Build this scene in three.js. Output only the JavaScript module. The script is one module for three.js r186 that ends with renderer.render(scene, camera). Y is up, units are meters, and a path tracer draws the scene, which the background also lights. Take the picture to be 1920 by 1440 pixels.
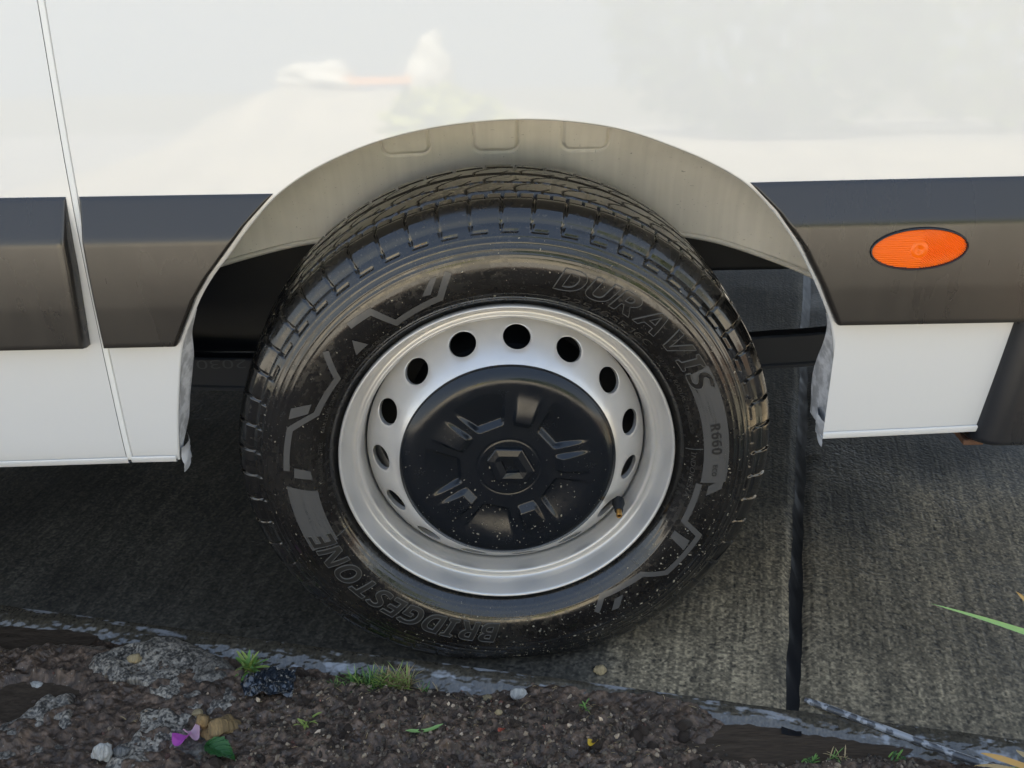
import * as THREE from 'three';
import { FontLoader } from 'three/addons/loaders/FontLoader.js';
import { mergeGeometries, mergeVertices } from 'three/addons/utils/BufferGeometryUtils.js';
import { TessellateModifier } from 'three/addons/modifiers/TessellateModifier.js';
import { RoundedBoxGeometry } from 'three/addons/geometries/RoundedBoxGeometry.js';

// ---------------------------------------------------------------- camera, sky, sun, exposure
const scene = new THREE.Scene();
const F = 2000, IW = 1920, IH = 1440;                       // focal length in photograph pixels
const V = (x, y, z) => new THREE.Vector3(x, y, z);
const CAM = V(0.00738, 1.05765, 1.20341);
const FWD = V(0, -0.45097039, -0.89253891), RGT = V(0.99978068, -0.01869192, 0.00944441), UPV = V(0.02094242, 0.89234316, -0.45087149);
const camera = new THREE.PerspectiveCamera(2 * Math.atan(720 / F) * 180 / Math.PI, 4 / 3, 0.02, 900);
camera.position.copy(CAM); camera.up.copy(UPV); camera.lookAt(CAM.clone().add(FWD));

const renderer = new THREE.WebGLRenderer();
renderer.toneMapping = THREE.LinearToneMapping;
renderer.toneMappingExposure = 6.2;
renderer.shadowMap.enabled = true;

{ // clear blue sky, paler towards the horizon
  const w = 128, h = 64, d = new Float32Array(w * h * 4);
  for (let j = 0; j < h; j++) {
    const el = ((j + 0.5) / h - 0.5) * Math.PI, s = Math.max(0, Math.sin(el));
    const k = Math.pow(1 - s, 2.2);
    const c = [0.088 + 0.150 * k, 0.120 + 0.140 * k, 0.180 + 0.090 * k];
    for (let i = 0; i < w; i++) { const o = (j * w + i) * 4; d[o] = c[0]; d[o + 1] = c[1]; d[o + 2] = c[2]; d[o + 3] = 1; }
  }
  const t = new THREE.DataTexture(d, w, h, THREE.RGBAFormat, THREE.FloatType);
  t.mapping = THREE.EquirectangularReflectionMapping; t.minFilter = t.magFilter = THREE.LinearFilter; t.needsUpdate = true;
  scene.background = t; scene.environment = t;
}
const sun = new THREE.DirectionalLight(new THREE.Color(1, 0.92, 0.78), 5.0);   // behind the van: this side lies in its shade
sun.position.set(-0.5, 7.8, -6.4); sun.castShadow = true; sun.shadow.mapSize.set(4096, 4096);
Object.assign(sun.shadow.camera, { left: -16, right: 16, top: 16, bottom: -16, near: 0.1, far: 60 });
scene.add(sun); scene.add(sun.target);

// ---------------------------------------------------------------- helpers
function rng(seed) { let a = seed >>> 0; return () => { a = (a + 0x6D2B79F5) | 0; let t = Math.imul(a ^ (a >>> 15), 1 | a); t = (t + Math.imul(t ^ (t >>> 7), 61 | t)) ^ t; return ((t ^ (t >>> 14)) >>> 0) / 4294967296; }; }
const clamp = (x, a = 0, b = 1) => Math.min(b, Math.max(a, x));
const sm = (a, b, x) => { const t = clamp((x - a) / (b - a)); return t * t * (3 - 2 * t); };
const lerp = (a, b, t) => a + (b - a) * t;
function hash(x, y, s) { let h = Math.imul(x, 374761393) + Math.imul(y, 668265263) + Math.imul(s, 2246822519); h = Math.imul(h ^ (h >>> 13), 1274126177); return ((h ^ (h >>> 16)) >>> 0) / 4294967296; }
function pn(x, y, px, py, s) {                               // periodic value noise
  const x0 = Math.floor(x), y0 = Math.floor(y); let fx = x - x0, fy = y - y0;
  fx = fx * fx * (3 - 2 * fx); fy = fy * fy * (3 - 2 * fy);
  const a = ((x0 % px) + px) % px, b = (a + 1) % px, c = ((y0 % py) + py) % py, e = (c + 1) % py;
  return lerp(lerp(hash(a, c, s), hash(b, c, s), fx), lerp(hash(a, e, s), hash(b, e, s), fx), fy);
}
function fbmP(u, v, fx, fy, oct, s) { let r = 0, a = 0.5, t = 0; for (let i = 0; i < oct; i++) { r += a * pn(u * fx, v * fy, fx, fy, s + i); t += a; a *= 0.5; fx *= 2; fy *= 2; } return r / t; }
const BIG = 1 << 20;
function fbm(x, y, oct, s) { let r = 0, a = 0.5, t = 0; for (let i = 0; i < oct; i++) { r += a * pn(x, y, BIG, BIG, s + i); t += a; a *= 0.5; x *= 2.03; y *= 2.03; } return r / t; }
function tex(w, h, fn, srgb, rep) {
  const d = new Uint8Array(w * h * 4);
  for (let j = 0; j < h; j++) for (let i = 0; i < w; i++) {
    const c = fn((i + 0.5) / w, (j + 0.5) / h), o = (j * w + i) * 4;
    if (typeof c === 'number') { d[o] = d[o + 1] = d[o + 2] = clamp(c) * 255; }
    else for (let k = 0; k < 3; k++) d[o + k] = 255 * (srgb ? Math.pow(clamp(c[k]), 1 / 2.2) : clamp(c[k]));
    d[o + 3] = 255;
  }
  const t = new THREE.DataTexture(d, w, h); t.wrapS = t.wrapT = THREE.RepeatWrapping; t.magFilter = THREE.LinearFilter; t.minFilter = THREE.LinearMipmapLinearFilter; t.generateMipmaps = true;
  if (srgb) t.colorSpace = THREE.SRGBColorSpace;
  if (rep) t.repeat.set(rep[0], rep[1]);
  t.needsUpdate = true; return t;
}
const used = {};
function numbered(n) { const k = used[n] = (used[n] ?? -1) + 1; return k ? `${n}_${String(k).padStart(3, '0')}` : n; }
function mesh(name, g, m, parent) { const o = new THREE.Mesh(g, m); o.castShadow = o.receiveShadow = true; o.name = parent ? name : numbered(name); (parent || scene).add(o); return o; }
function tag(o, label, category, group, kind) { o.userData.label = label; if (category) o.userData.category = category; if (group) o.userData.group = group; if (kind) o.userData.kind = kind; return o; }
function struct(name, g, m, label) { const o = mesh(name, g, m); o.userData.kind = 'structure'; if (label) o.userData.label = label; return o; }
function grp(name, parent) { const o = new THREE.Group(); o.name = parent ? name : numbered(name); (parent || scene).add(o); return o; }
const ray = (px, py) => FWD.clone().addScaledVector(RGT, (px - 960) / F).addScaledVector(UPV, -(py - 720) / F);
function onZ(px, py, z) { const d = ray(px, py); return CAM.clone().addScaledVector(d, (z - CAM.z) / d.z); }
function onY(px, py, y = 0) { const d = ray(px, py); return CAM.clone().addScaledVector(d, (y - CAM.y) / d.y); }
// a grid surface from fn(i,j) -> Vector3 ; uv from uvfn
function gridGeo(nu, nv, fn, uvfn, flip) {
  const pos = new Float32Array((nu + 1) * (nv + 1) * 3), uv = new Float32Array((nu + 1) * (nv + 1) * 2), idx = new Uint32Array(nu * nv * 6);
  let k = 0;
  for (let j = 0; j <= nv; j++) for (let i = 0; i <= nu; i++) {
    const p = fn(i / nu, j / nv, i, j); pos[k * 3] = p.x; pos[k * 3 + 1] = p.y; pos[k * 3 + 2] = p.z;
    const q = uvfn ? uvfn(i / nu, j / nv, p) : [p.x, p.y]; uv[k * 2] = q[0]; uv[k * 2 + 1] = q[1]; k++;
  }
  k = 0; const W = nu + 1;
  for (let j = 0; j < nv; j++) for (let i = 0; i < nu; i++) {
    const a = j * W + i, b = a + 1, c = a + W, d = c + 1;
    if (flip) { idx.set([a, c, b, b, c, d], k); } else { idx.set([a, b, c, b, d, c], k); } k += 6;
  }
  const g = new THREE.BufferGeometry(); g.setAttribute('position', new THREE.BufferAttribute(pos, 3)); g.setAttribute('uv', new THREE.BufferAttribute(uv, 2)); g.setIndex(new THREE.BufferAttribute(idx, 1));
  g.computeVertexNormals(); return g;
}
function boxG(x0, x1, y0, y1, z0, z1, r = 0) {
  const g = r ? new RoundedBoxGeometry(x1 - x0, y1 - y0, z1 - z0, 2, r) : new THREE.BoxGeometry(x1 - x0, y1 - y0, z1 - z0);
  g.translate((x0 + x1) / 2, (y0 + y1) / 2, (z0 + z1) / 2); return g;
}
function curveAt(pts, x) { if (x <= pts[0][0]) return pts[0][1]; for (let i = 1; i < pts.length; i++) if (x <= pts[i][0]) { const t = (x - pts[i - 1][0]) / (pts[i][0] - pts[i - 1][0]); return lerp(pts[i - 1][1], pts[i][1], t); } return pts[pts.length - 1][1]; }
const AX = 0.337;                                            // height of the wheel's axis; the wheel's flange lies at z = 0

// ---------------------------------------------------------------- materials
const M = {};
const lin = (r, g, b) => new THREE.Color().setRGB(r, g, b);
{
  const peel = tex(512, 512, (u, v) => 0.6 * fbmP(u, v, 24, 24, 3, 5) + 0.4 * fbmP(u, v, 5, 5, 2, 9), false, [3, 3]);
  M.paint = new THREE.MeshPhysicalMaterial({ color: lin(0.665, 0.665, 0.655), roughness: 0.42, clearcoat: 1, clearcoatRoughness: 0.035, bumpMap: peel, bumpScale: 0.0003 });
  const dust = tex(1024, 1024, (u, v) => {
    const a = fbmP(u, v, 6, 6, 5, 21), st = fbmP(u, v, 90, 5, 4, 33), sp = pn(u * 260, v * 260, 260, 260, 3);
    const k = clamp(0.88 + 0.35 * (a - 0.5) + 0.12 * (st - 0.5)) * (sp > 0.965 ? 0.6 : 1);
    return [0.92 * k, 0.89 * k, 0.81 * k];
  }, true, [1.6, 1.6]);
  M.arch = new THREE.MeshStandardMaterial({ map: dust, roughness: 0.55, bumpMap: dust, bumpScale: 0.0008 });
  const grain = tex(512, 512, (u, v) => fbmP(u, v, 120, 120, 3, 41), false, [4, 4]);
  const plasR = tex(512, 512, (u, v) => { const a = fbmP(u, v, 5, 5, 5, 51), s = fbmP(u, v, 40, 6, 4, 58); const k = 0.31 + 0.16 * (a - 0.5) + 0.08 * (s - 0.5); return [k, k, k]; }, false, [2, 2]);
  M.plastic = new THREE.MeshPhysicalMaterial({ color: lin(0.026, 0.023, 0.020), roughness: 0.95, roughnessMap: plasR, bumpMap: grain, ior: 1.66, bumpScale: 0.00003 });
  M.bumper = new THREE.MeshPhysicalMaterial({ color: lin(0.018, 0.019, 0.022), roughness: 0.95, roughnessMap: plasR, bumpMap: grain, bumpScale: 0.00006 });
  M.black = new THREE.MeshStandardMaterial({ color: lin(0.012, 0.013, 0.015), roughness: 0.7 });
  M.chassis = new THREE.MeshStandardMaterial({ color: lin(0.012, 0.015, 0.02), roughness: 0.5 });
  M.spring = new THREE.MeshStandardMaterial({ color: lin(0.016, 0.022, 0.034), roughness: 0.42, metalness: 0.2 });
  M.sealant = new THREE.MeshStandardMaterial({ color: lin(0.74, 0.74, 0.72), roughness: 0.5 });
  const prim = tex(512, 512, (u, v) => { const a = fbmP(u, v, 8, 8, 5, 61); const k = 0.36 + 0.24 * sm(0.35, 0.7, a) + 0.1 * (fbmP(u, v, 60, 30, 3, 66) - 0.5); return [k, k * 1.01, k * 1.03]; }, true, [6, 6]);
  M.primer = new THREE.MeshStandardMaterial({ map: prim, roughness: 0.5, bumpMap: prim, bumpScale: 0.0006 });
  // rubber
  const rubC = tex(1024, 1024, (u, v) => {
    const a = fbmP(u, v, 7, 7, 5, 71), sp = fbmP(u, v, 160, 160, 2, 77); const k = 0.005 + 0.005 * sm(0.45, 0.75, a) + 0.03 * sm(0.74, 0.88, sp);
    return [k * 1.1, k, k * 0.86];
  }, true, [1, 1]);
  const rubR = tex(1024, 1024, (u, v) => { const a = fbmP(u, v, 5, 5, 5, 81), b = fbmP(u, v, 60, 60, 3, 88); const k = 0.11 + 0.22 * sm(0.44, 0.64, 0.5 * a + 0.5 * b); return [k, k, k]; }, false, [1, 1]);
  const rubB = tex(1024, 1024, (u, v) => fbmP(u, v, 150, 150, 3, 91), false, [1, 1]);
  M.rubber = new THREE.MeshPhysicalMaterial({ map: rubC, roughness: 1, roughnessMap: rubR, bumpMap: rubB, bumpScale: 0.00004, clearcoat: 0.6, clearcoatRoughness: 0.08 });
  M.rubberBand = new THREE.MeshPhysicalMaterial({ color: lin(0.085, 0.083, 0.08), roughness: 0.26, bumpMap: rubB, bumpScale: 0.0002 });
  M.rubberInk = new THREE.MeshPhysicalMaterial({ color: lin(0.010, 0.010, 0.010), roughness: 0.5 });
  M.rubberFine = new THREE.MeshPhysicalMaterial({ color: lin(0.05, 0.047, 0.042), roughness: 0.35 });
  M.rubberEdge = new THREE.MeshPhysicalMaterial({ color: lin(0.10, 0.094, 0.082), roughness: 0.3 });
  // wheel
  const rimN = tex(512, 512, (u, v) => { const a = fbmP(u, v, 6, 6, 5, 101), sp = pn(u * 250, v * 250, 250, 250, 7); const k = (0.95 + 0.08 * (a - 0.5)) * (sp > 0.993 ? 0.55 : 1); return [0.70 * k, 0.685 * k, 0.66 * k]; }, true, [3, 3]);
  const rimR = tex(256, 256, (u, v) => { const k = 0.34 + 0.16 * (fbmP(u, v, 8, 8, 4, 107) - 0.5); return [k, k, k]; }, false, [3, 3]);
  M.rim = new THREE.MeshPhysicalMaterial({ map: rimN, metalness: 0.5, roughness: 1, roughnessMap: rimR, clearcoat: 0.25, clearcoatRoughness: 0.25 });
  const capR = tex(512, 512, (u, v) => { const k = 0.2 + 0.2 * (fbmP(u, v, 6, 6, 5, 111) - 0.5) + 0.12 * (fbmP(u, v, 70, 70, 2, 116) - 0.5); return [k, k, k]; }, false, [3, 3]);
  M.cap = new THREE.MeshPhysicalMaterial({ color: lin(0.009, 0.011, 0.014), roughness: 1, roughnessMap: capR, bumpMap: grain, bumpScale: 0.00002 });
  M.brass = new THREE.MeshStandardMaterial({ color: lin(0.62, 0.36, 0.12), metalness: 1, roughness: 0.35 });
  M.amber = new THREE.MeshPhysicalMaterial({ color: lin(0.9, 0.14, 0.003), roughness: 0.2, specularIntensity: 0.7 });
  M.amberBack = new THREE.MeshStandardMaterial({ color: lin(0.8, 0.2, 0.01), roughness: 0.3 });
  M.fleck = new THREE.MeshPhysicalMaterial({ color: lin(0.36, 0.33, 0.27), roughness: 0.5 });
}

// ================================================================ GROUND
const GO = V(-0.047, 0, 0.052), GA = Math.atan2(0.2225, 1);   // gutter line: origin and turn
const gc = Math.cos(GA), gs = Math.sin(GA);
const toST = (x, z) => [(x - GO.x) * gc + (z - GO.z) * gs, -(x - GO.x) * gs + (z - GO.z) * gc];
const fromST = (s, t, y) => V(GO.x + s * gc - t * gs, y, GO.z + s * gs + t * gc);
const pxST = (px, py) => { const p = onY(px, py, 0); return toST(p.x, p.z); };

{ // concrete: brushed across the slab, stained, wet towards the gutter
  const N = 2048;
  const conH = (u, v) => {
    const br = fbmP(u, v, 210, 10, 3, 201), gr = fbmP(u, v, 300, 300, 2, 207), pit = fbmP(u, v, 190, 170, 3, 213);
    return 0.26 * br + 0.44 * gr + 0.3 * (1 - 0.8 * sm(0.6, 0.9, pit));
  };
  const hb = new Float32Array(N * N); for (let j = 0; j < N; j++) for (let i = 0; i < N; i++) hb[j * N + i] = conH((i + 0.5) / N, (j + 0.5) / N);
  const at = (u, v) => hb[Math.min(N - 1, Math.floor(v * N)) * N + Math.min(N - 1, Math.floor(u * N))];
  const cm = tex(N, N, (u, v) => {
    const st = fbmP(u, v, 5, 5, 5, 221), st2 = fbmP(u, v, 14, 9, 4, 228), h = at(u, v), sp = pn(u * 420, v * 420, 420, 420, 4), line = fbmP(u, v, 70, 2, 3, 235);
    let k = 0.016 + 0.86 * Math.pow(h, 3.2) * (0.62 + 0.9 * (st - 0.2)) * (0.75 + 0.5 * st2);
    k *= 0.86 + 0.28 * line; if (sp > 0.992) k = 0.34;
    return [k * 1.26, k * 1.0, k * 0.62];
  }, true);
  const bm = tex(1024, 1024, (u, v) => at(u, v), false);
  const rm = tex(1024, 1024, (u, v) => { const a = fbmP(u, v, 6, 6, 5, 241), h = at(u, v); const k = clamp(0.62 - 0.5 * (a - 0.5) + 0.25 * (h - 0.5)); return [k, k, k]; }, false);
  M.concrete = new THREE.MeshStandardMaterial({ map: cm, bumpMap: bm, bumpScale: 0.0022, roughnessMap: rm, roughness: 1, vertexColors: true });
  const wm = tex(1024, 1024, (u, v) => { const h = at(u, v), st = fbmP(u, v, 16, 110, 4, 251), s2 = fbmP(u, v, 90, 120, 3, 257), m = sm(0.56, 0.72, 0.62 * st + 0.38 * s2); const k = 0.02 + 0.12 * h * h; return [lerp(k * 1.2, 0.34, m), lerp(k, 0.34, m), lerp(k * 0.7, 0.34, m)]; }, true);
  M.wetEdge = new THREE.MeshPhysicalMaterial({ map: wm, roughness: 0.16, clearcoat: 1, clearcoatRoughness: 0.05, bumpMap: tex(1024, 1024, (u, v) => 0.6 * fbmP(u, v, 60, 40, 4, 261) + 0.4 * at(u, v), false), bumpScale: 0.003 });
}
const edgeT = s => 0.012 * (fbm(s * 7 + 40, 3.3, 3, 301) - 0.5) + 0.006 * (fbm(s * 45, 9.1, 2, 305) - 0.5);
const jointS = t => lerp(pxST(1485, 1362)[0], pxST(1512, 560)[0], (t - pxST(1485, 1362)[1]) / (pxST(1512, 560)[1] - pxST(1485, 1362)[1]));
const roadY = (s, t) => 0.0035 * (fbm(s * 2.2, t * 2.2, 3, 311) - 0.5) + 0.0016 * (fbm(s * 38, t * 20, 3, 317) - 0.5);
function slabCols(sA, sB, fine0, fine1, step) { const a = []; let s = sA; while (s < sB) { a.push(s); s += (s >= fine0 - 1e-6 && s < fine1) ? step : (s < fine0 ? Math.min(1, Math.max(step, (fine0 - s) * 0.5)) : Math.max(step, Math.min(1, (s - fine1) * 0.5))); } a.push(sB); return a; }
const wetShadeK = (x, z) => { const n = 0.34 * (fbm(x * 5, z * 5, 4, 331) - 0.5) + 0.10 * (fbm(x * 40, z * 40, 3, 337) - 0.5); return Math.max(1 - sm(0.02, 0.16, x + n - 0.12 + 0.45 * (z + 0.05)), 1 - sm(-0.62, -0.18, z + 1.3 * n)); };  // mask for damp concrete and for painted shade under the van
function slab(side) {
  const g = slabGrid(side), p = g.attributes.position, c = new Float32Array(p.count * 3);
  for (let i = 0; i < p.count; i++) { const w = Math.abs(p.getX(i)) < 4 && p.getZ(i) > -6 ? wetShadeK(p.getX(i), p.getZ(i)) : 0.5; const k = lerp(0.80, 0.22, w); c[i * 3] = k * lerp(1, 0.9, w); c[i * 3 + 1] = k; c[i * 3 + 2] = k * lerp(1, 1.2, w); }  // slab colour darkened and cooled under the van: shade painted in with the damp
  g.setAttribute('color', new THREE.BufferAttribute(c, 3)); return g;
}
function slabGrid(side) {
  const half = 0.0095, rows = [];
  for (const d of [0.03, 0.036, 0.042, 0.05, 0.062]) rows.push(-d);
  for (let t = -0.07; t > -1.6; t -= 0.008) rows.push(t);
  for (const t of [-2, -3, -5, -9, -15, -30]) rows.push(t);
  const us = [0, 0.002, 0.005, 0.009, 0.015, 0.024, ...slabCols(0.036, 34, 0.036, 1.6, 0.012)];
  return gridGeo(us.length - 1, rows.length - 1, (a, b, i, j) => {
    const t = rows[j] + (j < 2 ? edgeT(0) : 0); const js = jointS(t), e = us[i];
    const s = (side < 0 ? js - half - e : js + half + e) + (1 - sm(0, 0.05, e)) * (0.004 * (fbm(t * 34, side * 7, 2, 319) - 0.5) + 0.006 * (fbm(t * 9, side * 3, 2, 323) - 0.5));
    let y = roadY(s, t);
    y -= 0.006 * (1 - sm(0, 0.014, e));                       // worn arris at the joint
    return fromST(s, rows[j] + (j === 0 ? 0 : 0) , y);
  }, (a, b, p) => { const q = toST(p.x, p.z); return [q[0] / 1.15 + (side > 0 ? 0.37 : 0), q[1] / 1.15]; }, side < 0);
}
struct('road', slab(-1), M.concrete, 'wet brushed concrete road slab with shade painted in under the van');
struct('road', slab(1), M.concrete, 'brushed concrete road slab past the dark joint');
{ // tarred joint between the slabs
  const m = new THREE.MeshStandardMaterial({ color: lin(0.012, 0.012, 0.013), roughness: 0.42, bumpMap: tex(256, 256, (u, v) => fbmP(u, v, 10, 40, 4, 331), false, [4, 1]), bumpScale: 0.004 });
  struct('road_joint', gridGeo(8, 300, (a, b) => { const t = 0.005 - b * 5; return fromST(jointS(t) + (a - 0.5) * 0.026, t, -0.0075 + 0.002 * fbm(a * 3, t * 60, 2, 333) - 0.002 * Math.sin(a * Math.PI)); }, null, true), m, 'dark tar filled joint between concrete slabs');
}
{ // worn wet edge of the slabs, sloping down to the gutter
  const nv = 36, nu = 1100, s0 = -1.5, s1 = 1.4;
  const prof = [[-0.034, 0], [-0.026, 0.0004], [-0.018, -0.001], [-0.012, -0.003], [-0.007, -0.0065], [-0.001, -0.011], [0.008, -0.016], [0.03, -0.03]];
  struct('gutter_edge', gridGeo(nu, nv, (a, b) => {
    const s = lerp(s0, s1, a), q = b * (prof.length - 1), k = Math.min(prof.length - 2, Math.floor(q)), f = q - k;
    const t = lerp(prof[k][0], prof[k + 1][0], f) + edgeT(s) * sm(0, 0.35, b), y = lerp(prof[k][1], prof[k + 1][1], f);
    return fromST(s, t, y + roadY(s, t) + 0.0008 + 0.007 * sm(0.05, 0.5, b) * (fbm(s * 26, t * 34 + 7, 3, 341) - 0.5) + 0.004 * sm(0.1, 0.4, b) * (fbm(s * 110, t * 190, 3, 345) - 0.5));
  }, (a, b, p) => { const q = toST(p.x, p.z); return [q[0] / 0.9, q[1] / 0.9]; }, true), M.wetEdge, 'worn wet edge of the concrete road at the gutter');
}
// soil verge
const pud = [[45, 1306, 95, 42], [60, 1192, 95, 26], [1450, 1392, 215, 38]].map(([x, y, rx, ry]) => { const p = onY(x, y), q = onY(x + rx, y), r = onY(x, y + ry); return { x: p.x, z: p.z, rx: q.x - p.x, rz: Math.abs(r.z - p.z) }; });
const pudK = (x, z) => { let k = 0; for (const p of pud) { const d = Math.hypot((x - p.x) / p.rx, (z - p.z) / p.rz) + 0.5 * (fbm(x * 22, z * 22, 3, 351) - 0.5); k = Math.max(k, 1 - sm(0.7, 1.25, d)); } return k; };
function soilY(x, z) {
  const [s, t] = toST(x, z);
  let y = 0.004 + 0.016 * (fbm(x * 8, z * 8, 3, 361) - 0.45) + 0.010 * (fbm(x * 34, z * 34, 3, 367) - 0.5) + 0.0085 * (fbm(x * 110, z * 110, 3, 371) - 0.5) + 0.006 * Math.pow(fbm(x * 52, z * 52, 3, 377), 3) * 3;
  y += 0.02 * sm(0.1, 0.6, t);
  const trough = (1 - sm(0.008, 0.045, t - edgeT(s))) * (1 - 0.75 * sm(0.0, 0.12, s) * (1 - sm(0.28, 0.36, s)));
  y = lerp(y, -0.015 + 0.35 * y, trough);
  return lerp(y, -0.014 + 0.55 * y, pudK(x, z));
}
{
  const sm1 = tex(1024, 1024, (u, v) => {
    const a = fbmP(u, v, 9, 9, 5, 401), b = fbmP(u, v, 90, 90, 3, 407), sp = pn(u * 330, v * 330, 330, 330, 8), c = pn(u * 150, v * 150, 150, 150, 9);
    let k = 0.020 + 0.13 * b * b * (0.5 + a); k *= 1.15; let col = [k * 1.6, k * 1.02, k * 0.64];
    if (sp > 0.955) { const w = 0.18 + 0.35 * c; col = [w * 1.1, w * 0.98, w * 0.8]; }
    return col;
  }, true);
  const sb = tex(1024, 1024, (u, v) => fbmP(u, v, 80, 80, 4, 411), false);
  const sr = tex(512, 512, (u, v) => { const k = 0.62 + 0.7 * (fbmP(u, v, 12, 12, 5, 417) - 0.5); return [k, k, k]; }, false);
  M.soil = new THREE.MeshStandardMaterial({ map: sm1, bumpMap: sb, bumpScale: 0.0055, roughnessMap: sr, roughness: 1 });
  struct('verge_soil', gridGeo(900, 240, (a, b) => { const s = lerp(-0.95, 0.8, a), t = lerp(-0.02, 0.46, b); const p = fromST(s, t, 0); p.y = soilY(p.x, p.z); return p; }, (a, b, p) => [p.x / 0.6, p.z / 0.6], true), M.soil, 'damp dark soil and grit beside the concrete road');
  struct('verge_soil', gridGeo(60, 24, (a, b) => { const s = lerp(-12, 12, a), t = lerp(0.45, 2.0, b); return fromST(s, t, 0.012 + 0.03 * (fbm(s * 3, t * 3, 3, 421) - 0.5)); }, (a, b, p) => [p.x / 0.6, p.z / 0.6], true), M.soil, 'bare soil strip in the shade of the van');
  const yardC = tex(512, 512, (u, v) => { const a = fbmP(u, v, 5, 5, 5, 431), b = fbmP(u, v, 60, 60, 3, 437); const k = 0.33 * (0.7 + 0.4 * a + 0.2 * b); return [k, k * 0.94, k * 0.84]; }, true, [8, 8]);
  const yard = new THREE.PlaneGeometry(60, 13).rotateX(-Math.PI / 2).translate(0, 0.03, 8.3);
  struct('paved_yard', yard, new THREE.MeshStandardMaterial({ map: yardC, roughness: 0.9 }), 'pale sunlit yard beyond the verge');
  const gnd = new THREE.PlaneGeometry(800, 800).rotateX(-Math.PI / 2).translate(0, -0.05, 0);
  const gm = tex(512, 512, (u, v) => { const a = fbmP(u, v, 6, 6, 6, 441); const k = 0.13 + 0.12 * a; return [k * 1.05, k, k * 0.75]; }, true, [80, 80]);
  struct('ground', gnd, new THREE.MeshStandardMaterial({ map: gm, roughness: 1 }));
}
{ // muddy water in the hollows
  const wb = tex(512, 512, (u, v) => fbmP(u, v, 7, 7, 3, 451), false);
  const m = new THREE.MeshPhysicalMaterial({ map: tex(512, 512, (u, v) => { const a = fbmP(u, v, 9, 14, 5, 457), s = pn(u * 90, v * 90, 90, 90, 6); const k = (0.045 + 0.06 * a) * (s > 0.985 ? 2.6 : 1); return [k, k * 0.72, k * 0.49]; }, true, [3, 3]), roughness: 0.03, bumpMap: wb, bumpScale: 0.003, ior: 1.33 });
  for (const [k, lab] of [[0, 'brown muddy puddle among the grey stones'], [1, 'brown puddle along the gutter near the stones'], [2, 'brown puddle in the gutter at the tarred joint']]) {
    const p = pud[k], o = struct('puddle', new THREE.CircleGeometry(1.25, 48).rotateX(-Math.PI / 2).scale(p.rx, 1, p.rz).translate(p.x, -0.0066 - k * 0.0010, p.z), m, lab);
    o.receiveShadow = true;
  }
}

// ================================================================ VAN
const van = grp('van');
tag(van, 'white panel van with black side mouldings and a silver steel wheel', 'van');
const PROF = [[0.33, 0.030], [0.372, 0.040], [0.381, 0.0425], [0.45, 0.0455], [0.56, 0.047], [0.66, 0.0465], [0.74, 0.0425], [0.80, 0.0375], [0.88, 0.0295], [0.96, 0.0205], [1.1, 0.004], [1.3, -0.02], [1.6, -0.055], [2.0, -0.11], [2.2, -0.15], [2.33, -0.20], [2.42, -0.30], [2.46, -0.45], [2.47, -0.70]];
const profCurve = new THREE.CatmullRomCurve3(PROF.map(([y, z]) => V(0, y, z)), false, 'centripetal').getPoints(600).map(p => [p.y, p.z]);
const Zb = y => curveAt(profCurve, y);
function onBody(px, py) { let z = 0.045, p; for (let i = 0; i < 8; i++) { p = onZ(px, py, z); z = Zb(p.y); } return p; }

// outline of the wheel arch, traced on the body side
const archPx = [[334, 862], [331, 800], [332, 740], [340, 645], [355, 603], [374, 556], [398, 515], [425, 479], [465, 424], [516, 366], [572, 325], [635, 292], [712, 262], [800, 240], [890, 227], [985, 222], [1080, 227], [1170, 242], [1260, 272], [1335, 304], [1402, 344], [1452, 395], [1496, 458], [1532, 530], [1560, 604], [1567, 660], [1567, 720], [1560, 790], [1556, 820]];
const archRaw = archPx.map(([x, y]) => onBody(x, y));
const archCurve = new THREE.CatmullRomCurve3(archRaw, false, 'centripetal');
const ARCH = archCurve.getPoints(360); for (const p of ARCH) p.z = Zb(p.y);
const XL = ARCH[0].x, XR = ARCH[ARCH.length - 1].x;
const SEAM = -0.4755, SILL = 0.374, SILLR = 0.389;

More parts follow.
